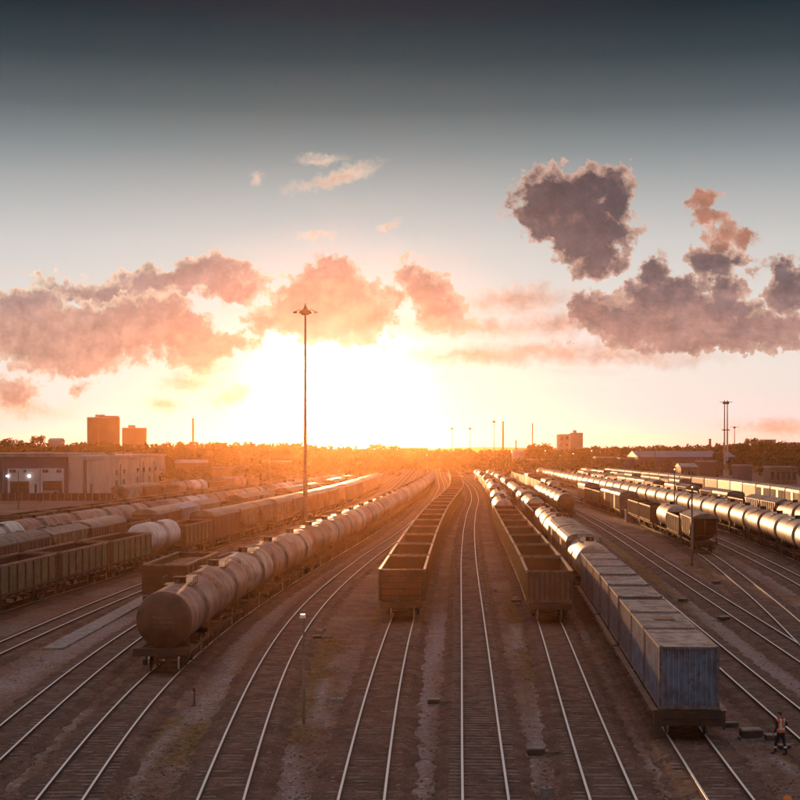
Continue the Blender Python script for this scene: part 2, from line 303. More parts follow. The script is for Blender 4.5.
# ------------------------------------------------------------------ mesh builder
class MB:
    def __init__(s): s.v = []; s.f = []; s.m = []; s.s = []
    def face(s, idx, mi=0, sm=False): s.f.append(tuple(idx)); s.m.append(mi); s.s.append(sm)
    def box(s, cx, cy, cz, sx, sy, sz, mi=0, rz=0.0, taper=1.0):
        b = len(s.v); c, n = math.cos(rz), math.sin(rz)
        for k, z in enumerate((-sz/2, sz/2)):
            q = taper if k else 1
            for x, y in ((-sx/2, -sy/2), (sx/2, -sy/2), (sx/2, sy/2), (-sx/2, sy/2)):
                s.v.append((cx+(x*c-y*n)*q, cy+(x*n+y*c)*q, cz+z))
        for q in ((3, 2, 1, 0), (4, 5, 6, 7), (0, 1, 5, 4), (1, 2, 6, 5), (2, 3, 7, 6), (3, 0, 4, 7)): s.face([b+i for i in q], mi)
        return s
    def tube(s, p0, p1, r0, r1=None, seg=8, mi=0, cap=True):
        r1 = r0 if r1 is None else r1
        p0, p1 = Vector(p0), Vector(p1); d = (p1-p0).normalized()
        a = d.orthogonal().normalized(); b_ = d.cross(a); b = len(s.v)
        for p, r in ((p0, r0), (p1, r1)):
            for i in range(seg):
                an = 2*math.pi*i/seg; s.v.append(tuple(p+(a*math.cos(an)+b_*math.sin(an))*r))
        for i in range(seg): j = (i+1) % seg; s.face((b+i, b+j, b+seg+j, b+seg+i), mi, True)
        if cap: s.face([b+i for i in range(seg)][::-1], mi); s.face([b+seg+i for i in range(seg)], mi)
        return s
    def lathe(s, prof, axis='y', c=(0, 0, 0), seg=24, mi=0, closed=True, sm=True):
        """prof: list of (position along the axis, radius)"""
        b = len(s.v)
        for (h, r) in prof:
            for i in range(seg):
                an = 2*math.pi*i/seg; u, w = r*math.cos(an), r*math.sin(an)
                p = {'y': (u, h, w), 'x': (h, u, w), 'z': (u, w, h)}[axis]
                s.v.append((p[0]+c[0], p[1]+c[1], p[2]+c[2]))
        for k in range(len(prof)-1):
            for i in range(seg):
                j = (i+1) % seg; q = (b+k*seg+i, b+(k+1)*seg+i, b+(k+1)*seg+j, b+k*seg+j)
                s.face(q if axis != 'x' else q[::-1], mi, sm)
        if closed:
            for k in (0, len(prof)-1): s.face([b+k*seg+i for i in range(seg)], mi)
        return s
    def poly_y(s, pts, y0, y1, mi=0):
        """closed (x,z) outline extruded along y"""
        b = len(s.v); n = len(pts)
        for y in (y0, y1):
            for (x, z) in pts: s.v.append((x, y, z))
        for i in range(n): j = (i+1) % n; s.face((b+i, b+j, b+n+j, b+n+i), mi)
        s.face([b+i for i in range(n)][::-1], mi); s.face([b+n+i for i in range(n)], mi)
        return s
    def quad(s, a, b_, c, d, mi=0): b = len(s.v); s.v += [a, b_, c, d]; s.face((b, b+1, b+2, b+3), mi); return s
    def build(s, name, mats, parent=None, loc=(0, 0, 0), rz=0):
        me = bpy.data.meshes.new(name); me.from_pydata(s.v, [], s.f)
        mats = mats if isinstance(mats, (list, tuple)) else [mats]
        for m in mats: me.materials.append(M[m] if isinstance(m, str) else m)
        me.polygons.foreach_set('material_index', s.m); me.polygons.foreach_set('use_smooth', s.s); me.update()
        o = bpy.data.objects.new(name, me); COL.objects.link(o); o.location = loc; o.rotation_euler = (0, 0, rz)
        if parent: o.parent = parent
        return o
def tag(o, label=None, cat=None, group=None, kind=None):
    if label: o['label'] = label
    if cat: o['category'] = cat
    if group: o['group'] = group
    if kind: o['kind'] = kind
    return o
def empty(name, loc=(0, 0, 0), rz=0):
    o = bpy.data.objects.new(name, None); COL.objects.link(o); o.location = loc; o.rotation_euler = (0, 0, rz); o.empty_display_size = .5; return o
def copy_tree(o, parent=None):
    c = o.copy(); COL.objects.link(c); c.parent = parent
    if parent is None:
        for k in ('label', 'group'):
            if k in c: del c[k]
    for ch in list(o.children): copy_tree(ch, c)
    return c
class Proto:
    """a thing laid out as parts; lod 2 merges them into one mesh because the photo shows no parts that far off"""
    def __init__(s, name, lod=0): s.name = name; s.lod = lod; s.parts = []
    def part(s, name, mats, sub_of=None, label=None):
        mb = MB(); s.parts.append([name, mb, mats if isinstance(mats, (list, tuple)) else [mats], sub_of, label]); return mb
    def finish(s, loc=(0, 0, 0), rz=0):
        if s.lod >= 2:
            allm = []; big = MB()
            for name, mb, mats, sub, lab in s.parts:
                b = len(big.v); big.v += mb.v; idx = []
                for m in mats:
                    if m not in allm: allm.append(m)
                    idx.append(allm.index(m))
                for f, mi, sm in zip(mb.f, mb.m, mb.s): big.face([b+i for i in f], idx[mi], sm)
            return big.build(s.name, allm, None, loc, rz)
        root = empty(s.name, loc, rz); made = {}
        for name, mb, mats, sub, lab in s.parts:
            o = mb.build(name, mats, made[id(sub)] if sub is not None else root)
            if lab: o['label'] = lab
            made[id(mb)] = o
        return root

# ------------------------------------------------------------------ where things stand: photo rows/columns to metres on the yard
def G(px, py, z=0.0):
    Y = (CAM_H-z)*F/(py-HOR); return ((px-400)/F*Y, Y)
class Track:
    def __init__(s, name, pts, y0=18, y1=900):
        s.name = name; s.y0 = y0; s.y1 = y1
        pts = sorted(pts); ys = np.array([p[0] for p in pts], float); xs = np.array([p[1] for p in pts], float)
        g = np.arange(0, 1200, 2.0); x = np.interp(g, ys, xs)
        lo = g < ys[0]; x[lo] = xs[0]+(g[lo]-ys[0])*(xs[1]-xs[0])/(ys[1]-ys[0])*.8
        hi = g > ys[-1]; x[hi] = xs[-1]+(g[hi]-ys[-1])*.02
        for w in (4, 4, 6, 6):                 # smooth the kinks between measured points
            k = np.ones(2*w+1)/(2*w+1); xp = np.pad(x, w, mode='reflect', reflect_type='odd'); x = np.convolve(xp, k, 'valid')
        s.g = g; s.x = x
    def X(s, y): return float(np.interp(y, s.g, s.x))
    def head(s, y): return math.atan2(s.X(y+3)-s.X(y-3), 6.0)       # angle right of straight ahead
TR = {}
def track(key, pts, y0=18, y1=900): TR[key] = Track(key, pts, y0, y1)
track('Lf', [(120, -53), (150, -52), (200, -46.5), (250, -42), (300, -37.5), (430, -23), (700, -14)], 60, 800)
track('Le', [(120, -76), (200, -66), (250, -60), (290, -55), (350, -47), (430, -36), (700, -20)], 120, 800)
track('Ld', [(100, -43), (147, -41), (176, -38.6), (210, -34.6), (244, -31.5), (290, -27), (335, -23.5), (430, -17), (700, -9)], 60, 800)
track('Lc', [(90, -36.5), (117, -34.5), (131, -33.5), (146, -32.3), (160, -31.4), (194, -29.8), (212, -28.2), (250, -23.2), (300, -18.6), (430, -11), (700, -4)], 50)
track('Lb', [(70, -32), (103, -30), (117, -29), (130, -27.6), (143, -26.2), (157, -24.8), (177, -22.6), (200, -20.3), (250, -15.8), (300, -12), (430, -6), (700, .5)], 40)
track('La', [(60, -24.6), (86, -24.1), (100, -23.5), (120, -22.7), (150, -20.2), (202, -14.9), (250, -11), (300, -7.6), (430, -1.5), (700, 5)], 30)
track('L1', [(45, -15.6), (59.4, -16.4), (74.7, -17.1), (95.6, -17.3), (110, -17), (126, -15.7), (153, -13.2), (202, -8.9), (250, -5.4), (300, -2.2), (430, 3.5), (700, 9.5)])
track('L2', [(49.3, -11.6), (58, -12.3), (70, -12.8), (78, -12.9), (98, -12.2), (126, -10.4), (153, -8.2), (202, -4.2), (250, -1), (300, 2), (352, 4.9), (430, 8.6), (500, 11), (700, 14)])
track('L3', [(49.3, -6.1), (59.4, -6.6), (74.7, -7), (85.7, -7.2), (104, -7), (128, -5.8), (165, -3.0), (200, .3), (250, 3.9), (300, 6.7), (348, 9), (430, 12.5), (620, 16.6), (700, 18.5)])
track('L4', [(49.3, -1.36), (59, -1.2), (75, -.8), (96.7, -.05), (154, 2.5), (200, 4.9), (232, 6.8), (282, 10.2), (324, 12.7), (411, 16), (500, 18.4), (570, 20), (700, 23)])
track('C', [(49.3, 2.87), (75, 4), (154, 7.25), (209, 9.9), (268, 13.2), (320, 16.6), (348, 18), (400, 20.2), (458, 22), (544, 23.6), (756, 28)])
track('R1', [(49.3, 7.2), (74, 8.7), (87, 9.55), (102, 10.5), (150, 12.5), (214, 15.2), (250, 17.2), (300, 20), (348, 22.2), (430, 25.6), (700, 32)])
track('R2', [(49.3, 11.2), (59, 11.85), (79, 13.1), (94, 14.2), (114, 15.4), (150, 17.1), (214, 20.3), (282, 23.6), (348, 26.6), (430, 29.7), (700, 36)])
track('R3', [(50, 16.8), (63, 17.4), (82.5, 18.3), (150, 22.2), (244, 27.9), (290, 29.6), (350, 31.6), (430, 34), (700, 40)])
track('R4', [(50, 21.3), (85, 23.4), (122, 25.4), (200, 30), (281, 33.6), (350, 36), (430, 38.3), (700, 44)])
track('R5', [(62, 22.05), (75, 23), (84, 24.3), (96, 26.4), (122, 29.7), (164, 34.7), (200, 37.2), (250, 39), (293, 40), (430, 42.7), (700, 48.5)], 64)
track('R6', [(60, 26.5), (90, 31.2), (131, 36.2), (189, 41.4), (230, 43.2), (293, 44.6), (430, 47), (700, 52)], 40)
track('R7', [(100, 36), (130, 40), (160, 43.4), (202, 47), (255, 48.9), (298, 49.8), (350, 50.3), (430, 51), (700, 56)], 60)
track('R8', [(120, 50), (198, 54.8), (231, 57), (310, 59), (400, 59.5), (500, 60), (700, 64)], 90)
track('R9', [(150, 57), (250, 64.5), (345, 68), (403, 68), (600, 67), (700, 70)], 110)
track('Ra', [(180, 64), (272, 74.5), (345, 78), (403, 77), (600, 75), (700, 76)], 130)

# ------------------------------------------------------------------ the ground: one sheet, with pale gravel trails and mossy strips as part of its surface
GZ = -.31
def grid_lines(lo, hi, step, grow, end):
    a = list(np.arange(lo, hi, step)); s = step; x = a[-1]
    while x < end: s *= grow; x += s; a.append(min(x, end))
    return a
pos = grid_lines(0, 62, .55, 1.14, 3000); xs = np.array([-x for x in pos[:0:-1]]+pos)
ys = np.array([-400, -200, -80, -20, 0, 15, 25]+grid_lines(32, 150, .55, 1.035, 4600))
GX, GY = np.meshgrid(xs, ys)
def trail_mask(trails):
    out = np.zeros_like(GX)
    for pts, w in trails:
        P_ = [G(x, y, GZ) for x, y in pts]
        for (ax, ay), (bx, by) in zip(P_[:-1], P_[1:]):
            L2 = (bx-ax)**2+(by-ay)**2+1e-9; tt = np.clip(((GX-ax)*(bx-ax)+(GY-ay)*(by-ay))/L2, 0, 1)
            d = np.hypot(GX-ax-tt*(bx-ax), GY-ay-tt*(by-ay)); out = np.maximum(out, np.clip(1.0-d/(1.0*w+.22), 0, 1))
    return out
pale = trail_mask([([(210, 695), (194, 716), (157, 747), (136, 779), (126, 805)], .42), ([(196, 720), (210, 702), (221, 687), (239, 648), (262, 622)], 1.0),
    ([(262, 622), (290, 596), (330, 566)], .9), ([(284, 748), (291, 768), (286, 805)], .6), ([(326, 679), (319, 705), (323, 726)], .4), ([(322, 712), (305, 724)], .35), ([(340, 655), (332, 668)], .3),
    ([(442, 614), (434, 653), (426, 666), (423, 695), (418, 747), (413, 805)], .8), ([(515, 624), (518, 648)], .5), ([(541, 684), (547, 724), (530, 760), (520, 805)], .6),
    ([(600, 520), (640, 548), (700, 605), (760, 665), (820, 700)], 1.5), ([(560, 500), (600, 520)], 1.2), ([(0, 690), (60, 655), (130, 618)], 1.7), ([(0, 600), (60, 582), (125, 566)], 1.2), ([(0, 790), (39, 747), (79, 711)], .8),
    ([(770, 755), (800, 775)], .4), ([(655, 760), (690, 805)], .8), ([(395, 560), (440, 530)], 1.0), ([(660, 520), (720, 545), (800, 595)], 1.2)])
moss = trail_mask([([(524, 575), (516, 610), (530, 655), (540, 690)], 1.3), ([(250, 640), (220, 690), (180, 760)], 1.3), ([(330, 640), (300, 740)], 1.6), ([(120, 660), (60, 710), (0, 790)], 1.6), ([(0, 690), (60, 660)], 1.0),
    ([(110, 745), (60, 805)], 1.2), ([(170, 720), (110, 805)], 1.5), ([(600, 540), (660, 580), (760, 660)], 1.6), ([(690, 560), (760, 600), (800, 630)], 2.0), ([(780, 750), (805, 775)], .8), ([(395, 700), (380, 620), (405, 590)], 1.0), ([(455, 560), (458, 640)], 1.0)])
gv = np.stack([GX.ravel(), GY.ravel(), np.full(GX.size, GZ)], 1)
ny, nx = GX.shape; ii = np.arange(nx-1)[None]+np.arange(ny-1)[:, None]*nx
gf = np.stack([ii, ii+1, ii+nx+1, ii+nx], -1).reshape(-1, 4)
me = bpy.data.meshes.new('ground'); me.vertices.add(len(gv)); me.vertices.foreach_set('co', gv.ravel()); me.loops.add(gf.size); me.loops.foreach_set('vertex_index', gf.ravel().astype(np.int32))
me.polygons.add(len(gf)); me.polygons.foreach_set('loop_start', np.arange(0, gf.size, 4, dtype=np.int32)); me.update(calc_edges=True)
for nm, arr in (('pale', pale), ('moss', moss)):
    a = me.attributes.new(nm, 'FLOAT', 'POINT'); a.data.foreach_set('value', arr.ravel().astype(np.float32))
ground = bpy.data.objects.new('ground', me); COL.objects.link(ground); tag(ground, kind='structure')
def ground_mat(name, ballast=False):
    m = bpy.data.materials.new(name); m.use_nodes = True; t = NT(m.node_tree); b = t.N['Principled BSDF']
    g = t.n('ShaderNodeNewGeometry'); Pw = g.outputs['Position']
    n1 = t.noise(Pw, .09, 6, .62); n2 = t.noise(Pw, .6, 6, .65); n3 = t.noise(Pw, 9, 5, .7); n4 = t.noise(Pw, 1.7, 5, .7)
    vor = t.n('ShaderNodeTexVoronoi'); vor.inputs['Scale'].default_value = 11 if ballast else 8; t.L.new(Pw, vor.inputs['Vector'])
    vc = t.n('ShaderNodeSeparateColor'); t.L.new(vor.outputs['Color'], vc.inputs[0])
    if ballast:
        c = t.mix(t.sstep(n2, .38, .62), (.165, .102, .08), (.105, .064, .05))
        c = t.mix(t.math('MULTIPLY', t.sstep(n4, .55, .75), .7), c, (.07, .046, .038))
    else:
        c = t.mix(t.sstep(n2, .36, .64), (.225, .138, .108), (.15, .09, .072))
        c = t.mix(t.math('MULTIPLY', t.sstep(n1, .45, .62), .75), c, (.24, .18, .165))
        at = t.n('ShaderNodeAttribute', attribute_name='moss'); mo = t.math('ADD', at.outputs['Fac'], t.math('MULTIPLY', t.math('SUBTRACT', n1, .5), 1.3))
        mk = t.sstep(t.math('ADD', mo, t.math('MULTIPLY', t.math('SUBTRACT', n4, .5), 1.1)), .25, .85)
        c = t.mix(t.math('MULTIPLY', mk, .75), c, t.mix(t.sstep(n4, .45, .6), (.19, .135, .045), (.17, .085, .04)))
        ap = t.n('ShaderNodeAttribute', attribute_name='pale')
        pk = t.sstep(t.math('ADD', ap.outputs['Fac'], t.math('ADD', t.math('MULTIPLY', t.math('SUBTRACT', n2, .5), 1.5), t.math('MULTIPLY', t.math('SUBTRACT', n4, .5), .9))), .12, 1.0)
        c = t.mix(t.math('MULTIPLY', pk, .8), c, (.30, .255, .262))
        c = t.mix(t.math('MULTIPLY', t.sstep(t.noise(Pw, .33, 5, .7, 1.5), .60, .70), .55), c, (.09, .062, .055))
    c = t.mix(.6, c, t.ramp(vc.outputs[0], [(0, (.45, .43, .42)), (.55, (1.0, .98, .96)), (.93, (1.2, 1.15, 1.12)), (1, (2.3, 2.2, 2.1))]), 'MULTIPLY')
    c = t.mix(.45, c, t.ramp(n3, [(.3, (.5, .47, .45)), (.65, (1.15, 1.12, 1.1))]), 'MULTIPLY')
    t.put(b.inputs['Base Color'], c); b.inputs['Roughness'].default_value = .93; b.inputs['Specular IOR Level'].default_value = .25
    bp = t.n('ShaderNodeBump'); bp.inputs['Strength'].default_value = .8; bp.inputs['Distance'].default_value = .05
    t.put(bp.inputs['Height'], t.math('ADD', t.math('MULTIPLY', vor.outputs['Distance'], -1.0), t.math('ADD', n3, t.math('MULTIPLY', n4, 1.5)))); t.L.new(bp.outputs[0], b.inputs['Normal'])
    return m
M['ground'] = ground_mat('ground'); M['ballast'] = ground_mat('ballast', True)
me.materials.append(M['ground'])

# ------------------------------------------------------------------ railway tracks: ballast bed, sleepers, two rails each
def build_track(i, T):
    root = empty('railway_track', (T.X(T.y0), T.y0, GZ)); tag(root, kind='structure'); ox, oy, oz = root.location
    y = T.y0; Y = []
    while y < T.y1: Y.append(y); y += .55 if y < 130 else (1.2 if y < 300 else 6)
    dz = (i*7 % 11)*.0022
    bed = MB(); prof = [(-1.85, -.318), (-1.6, -.25), (-1.42, -.175), (-1.0, -.158), (-.55, -.165), (0, -.160), (.55, -.165), (1.0, -.158), (1.42, -.175), (1.6, -.25), (1.85, -.318)]
    r2 = random.Random(i)
    for k, y in enumerate(Y):
        X, h = T.X(y), T.head(y); c, s = math.cos(h), math.sin(h); j = .03 if y < 300 else 0
        for q, (u, z) in enumerate(prof):
            uu = u+(r2.uniform(-.17, .17) if q in (0, 10) else r2.uniform(-.06, .06) if q in (1, 9) else 0)
            bed.v.append((X+uu*c-ox, y-uu*s-oy, z+r2.uniform(-j, j)*(0 if q in (0, 10) else 1)+dz-oz))
    n = len(prof)
    for k in range(len(Y)-1):
        for q in range(n-1): a = k*n+q; bed.face((a, a+1, a+n+1, a+n), 0, False)
    bed.build('ballast_bed', 'ballast', root)
    hp = [(-.062, -.155), (-.062, -.14), (-.012, -.12), (-.012, -.05), (-.044, -.035), (-.047, -.008), (-.036, 0), (.036, 0), (.047, -.008), (.044, -.035), (.012, -.05), (.012, -.12), (.062, -.14), (.062, -.155)]
    for side in (-1, 1):
        r = MB()
        for y in Y:
            X, h = T.X(y), T.head(y); c, s = math.cos(h), math.sin(h)
            for (u, z) in hp: uu = side*.785+u; r.v.append((X+uu*c-ox, y-uu*s-oy, z-oz))
        n = len(hp)
        for k in range(len(Y)-1):
            for q in range(n-1):
                a = k*n+q; r.face((a, a+1, a+n+1, a+n), 1 if 5 <= q <= 7 else 0, False)
        r.build('rail', ['rail_side', 'rail_top'], root)
    sl_ = MB(); y = T.y0; sink = {2: 0, 6: -.004, 7: 0, 10: -.006}.get(i, .006+.010*((i*5) % 3)/2)
    while y < min(T.y1, 330):
        X, h = T.X(y), T.head(y)
        sl_.box(X-ox+r2.uniform(-.02, .02), y-oy, -.205-sink-oz+dz*.5+r2.uniform(-.010, .006), 2.7, .24, .11, 0, -h+r2.uniform(-.01, .01), .94)
        y += .56
    o = sl_.build('sleepers', 'sleeper', root); tag(o, kind='stuff')
for i, (k, T) in enumerate(TR.items()): build_track(i, T)

cs = MB()                                   # the flat concrete strip beside the left tracks
(a0, b0), (a1, b1) = G(53, 650, GZ), G(150, 597, GZ); dd = Vector((a1-a0, b1-b0)).normalized(); nn = Vector((dd.y, -dd.x))*.85
L = (Vector((a1, b1))-Vector((a0, b0))).length; k = 0
while k < L:
    e = min(k+2.9, L); q0 = Vector((a0, b0))+dd*k; q1 = Vector((a0, b0))+dd*e; mid = (q0+q1)/2
    cs.box(mid.x, mid.y, GZ+.05+rnd.uniform(0, .012), 1.25, (q1-q0).length, .14, 0, -math.atan2(dd.x, dd.y)+rnd.uniform(-.006, .006)); k += 2.95
tag(cs.build('concrete_path', 'concrete'), kind='structure')

# ------------------------------------------------------------------ rolling stock
def bogies(p, half, lod):
    """two-axle trucks centred at +-half"""
    for sy in (-half, half):
        b = p.part('bogie', ['bogie_iron', 'wheel_tread'])
        for sx in (-1, 1):
            b.box(sx*1.02, sy, .62, .16, 1.5, .16); b.box(sx*1.02, sy, .36, .14, .8, .14)
            for d in (-1, 1):
                b.box(sx*1.02, sy+d*.62, .50, .15, .5, .18); b.box(sx*1.06, sy+d*.925, .48, .22, .30, .30)
            if lod == 0:
                for d in (-.16, .16): b.tube((sx*1.02, sy+d, .42), (sx*1.02, sy+d, .64), .08, seg=8)
        b.box(0, sy, .66, 2.2, .42, .26)
        for ay in (-.925, .925):
            if lod == 0:
                b.tube((-.8, sy+ay, .475), (.8, sy+ay, .475), .08, seg=8)
                for sx in (-1, 1):
                    w = p.part('wheel', ['bogie_iron', 'wheel_tread'], b)
                    w.lathe([(sx*.72, .12), (sx*.725, .46), (sx*.73, .50), (sx*.75, .50)], 'x', (0, sy+ay, .478), 24, 0)
                    w.lathe([(sx*.755, .478), (sx*.85, .470)], 'x', (0, sy+ay, .478), 24, 1, closed=False)
                    w.lathe([(sx*.85, .468), (sx*.853, .40), (sx*.80, .36), (sx*.80, .16), (sx*.87, .14)], 'x', (0, sy+ay, .478), 24, 0)
            else:
                for sx in (-1, 1): b.lathe([(sx*.73, .48), (sx*.86, .48)], 'x', (0, sy+ay, .48), 12, 0)
def couplers(p, half, z=1.05):
    for s in (-1, 1):
        c = p.part('coupler', 'bogie_iron')
        c.box(0, s*(half-.30), z, .16, .5, .18); c.box(.05, s*(half-.10), z, .34, .22, .30); c.box(-.13, s*(half-.03), z, .10, .12, .26)
def frame(p, half, z=1.1, w=2.9, lod=0):
    f = p.part('underframe', 'steel_frame')
    f.box(0, 0, z, .42, 2*half-.2, .34)
    for s in (-1, 1):
        f.box(0, s*(half-.16), z+.06, w, .3, .40)
        f.box(0, s*(half-1.9), z, w-.3, .35, .22)
        if lod == 0:
            f.tube((w/2-.25, s*half, z-.05), (-w/2+.35, s*half, z-.05), .022, seg=6)          # uncoupling lever
            f.tube((w/2-.3, s*half, z-.05), (w/2-.3, s*half, z-.38), .022, seg=6)
            f.tube((.45, s*(half-.05), z-.15), (.5, s*(half+.12), z-.5), .035, seg=6)             # brake hose
    for s in (-1, 1): f.box(s*(w/2-.12), 0, z+.02, .1, 2*half-.6, .16)
    if lod < 2:
        f.tube((-.7, 1.0, z-.25), (-.7, 1.9, z-.25), .2, seg=10); f.tube((.55, -1.3, z-.22), (.55, -.7, z-.22), .17, seg=10)
    return f
def tank_wagon(variant='tank_cream', lod=0, head=None):
    p = Proto('tank_wagon', lod); half = 6.0; r = 1.53; zc = 2.78; hb = 5.42
    seg = 40 if lod == 0 else (24 if lod == 1 else 16)
    frame(p, half, 1.08, 3.0, lod)
    b = p.part('barrel', variant)
    prof = []
    def ring(y, rr): prof.append((y, rr))
    for (dy, k) in ((0, .25), (.12, .55), (.24, .78), (.36, .92), (.46, .985), (.54, 1.0)): ring(-hb+dy-.12, r*k)
    for y in (-hb+.62, -3, 0, 3, hb-.62): ring(y, r)
    for (dy, k) in ((.54, 1.0), (.46, .985), (.36, .92), (.24, .78), (.12, .55), (0, .25)): ring(hb-dy+.12, r*k)
    b.lathe(prof, 'y', (0, 0, zc), seg)
    if head:                                   # dark dished end plates with a few faint painted marks
        for s in (-1, 1):
            h = p.part('end_plate', head)
            pr = [(s*(hb+.125-dy), r*k+.012) for (dy, k) in ((0, .02), (0, .25), (.12, .55), (.24, .78), (.36, .92), (.455, .972))]
            h.lathe(pr if s > 0 else pr[::-1], 'y', (0, 0, zc), seg, closed=False)
    for s in (-1, 1):
        sd = p.part('saddle', 'steel_frame')
        sd.box(0, s*3.9, 1.42, 2.2, .5, .34); sd.box(s*.95, s*3.9, 1.62, .34, .46, .4); sd.box(-s*.95, s*3.9, 1.62, .34, .46, .4)
    if lod < 2:
        for y in (-4.1, 4.1): p.part('strap', 'hatch_dark').lathe([(y-.05, r+.012), (y+.05, r+.012)], 'y', (0, 0, zc), seg, closed=False)
    ht = p.part('hatch', 'hatch_dark')
    ht.lathe([(0, .34), (.30, .34), (.32, .40), (.38, .40), (.40, .3)], 'z', (0, 0, zc+r-.06), 16)
    ht.box(0, -.75, zc+r+.10, .16, .16, .28)
    for sx in (-1, 1):
        pf = p.part('platform', 'hatch_dark')
        pf.box(sx*.68, 0, zc+r-.10, .42, 1.5, .04)
        if lod == 0:
            for y in (-.72, 0, .72): pf.box(sx*.88, y, zc+r+.12, .035, .035, .45)
            pf.box(sx*.88, 0, zc+r+.34, .035, 1.5, .035)
        else: pf.box(sx*.88, 0, zc+r+.30, .04, 1.5, .05)
    if lod == 0:
        for sx in (-1, 1):
            ld = p.part('ladder', 'hatch_dark'); last = None
            for k in range(12):
                a = R(8+k*6.6); q = [((r+.10)*math.cos(a)*sx, y, zc-.2+(r+.10)*math.sin(a)) for y in (-.22, .22)]
                ld.tube(q[0], q[1], .014, seg=5)
                if last:
                    for i in (0, 1): ld.tube(last[i], q[i], .02, seg=5)
                last = q
            for y in (-.22, .22): ld.tube(((r+.1)*sx, y, 1.15), ((r+.1)*sx*.99, y, zc-.02), .02, seg=5)
        for s in (-1, 1):
            for y in (-4.9, 4.9): sl2 = p.part('side_step', 'steel_frame'); sl2.box(s*1.35, y, .72, .04, .4, .03); sl2.box(s*1.37, y-.18, .88, .03, .03, .35); sl2.box(s*1.37, y+.18, .88, .03, .03, .35)
    bogies(p, 3.9, lod); couplers(p, half)
    return p
def gondola_wagon(variant='gondola_brown', lod=0, load=None, endstyle='flat'):
    p = Proto('gondola_wagon', lod); half = 6.96; L = 6.33; w = 1.52; z0, z1 = 1.38, 3.46
    frame(p, half, 1.08, 2.9, lod)
    th = .05
    for s in (-1, 1):
        s_ = p.part('side_wall', [variant, 'gondola_rib'])
        s_.box(s*w, 0, (z0+z1)/2, th, 2*L, z1-z0)
        if lod < 2:
            for k in range(8):
                y = -L+.06+k*(2*L-.12)/7; s_.box(s*(w+.065), y, (z0+z1)/2-.03, .09, .17, z1-z0-.1, 1)
            s_.box(s*(w+.05), 0, z0+.06, .08, 2*L, .16, 1)
        if lod == 0:
            for k in range(7):
                y = -L+.06+(k+.5)*(2*L-.12)/7
                s_.box(s*(w+.03), y, 2.9, .03, 1.35, .05); s_.box(s*(w+.03), y, 2.2, .03, 1.35, .05)
    for s in (-1, 1):
        e = p.part('end_wall', [variant, 'gondola_rib'])
        e.box(0, s*(L-.02), (z0+z1)/2, 2*w-th, th, z1-z0)
        if lod < 2:
            if endstyle == 'flat':
                for z in (1.75, 2.2, 2.65, 3.1): e.box(0, s*(L+.045), z, 2*w-.3, .08, .09, 1)
                for x in (-1.42, 1.42): e.box(x, s*(L+.05), (z0+z1)/2, .12, .10, z1-z0-.02, 1)
            else:
                for x in (-1.42, -1.05, -.7, -.35, 0, .35, .7, 1.05, 1.42): e.box(x, s*(L+.045), (z0+z1)/2, .10, .09, z1-z0-.02, 1)
                e.box(0, s*(L+.05), z0+.1, 2*w, .1, .2)
    fl = p.part('floor', 'inside_dark'); fl.box(0, 0, z0+.02, 2*w-.06, 2*L-.08, .06)
    if lod < 2:
        for s in (-1, 1):
            fl.box(s*(w-.034), 0, (z0+z1)/2, .012, 2*L-.12, z1-z0-.12); fl.box(0, s*(L-.052), (z0+z1)/2, 2*w-.16, .012, z1-z0-.12)
        rr = random.Random(5)
        for k in range(26): fl.box(rr.uniform(-1.2, 1.2), rr.uniform(-5.8, 5.8), z0+.1, rr.uniform(.2, .9), rr.uniform(.2, 1.1), rr.uniform(.05, .2), 0, rr.uniform(0, 3), .5)
    rm = p.part('top_rim', 'rim_worn')
    for s in (-1, 1):
        rm.box(s*(w+.02), 0, z1+.05, .16, 2*L+.06, .12); rm.box(0, s*(L-.01), z1+.05, 2*w-.14, .13, .10)
    if lod < 2:
        for s in (-1, 1):
            for k in range(7):
                d = p.part('bottom_hatch', 'rim_worn'); y = -L+.06+(k+.5)*(2*L-.12)/7; d.box(s*(w-.02), y, z0-.20, .05, .9, .05); d.box(s*(w-.0), y, z0-.10, .06, .10, .2)
    if load:
        g = p.part('load', load); n = 14; m_ = 34; b = len(g.v); rr = random.Random(9)
        for j in range(m_+1):
            for i in range(n+1):
                u, v = i/n, j/m_; g.v.append(((u-.5)*2*(w-.06), (v-.5)*2*(L-.08), 3.02+.25*math.sin(u*math.pi)*abs(math.sin(v*9.4))+rr.uniform(-.05, .05)))
        for j in range(m_):
            for i in range(n): a = b+j*(n+1)+i; g.face((a, a+1, a+n+2, a+n+1))
    bogies(p, 4.33, lod); couplers(p, half)
    return p
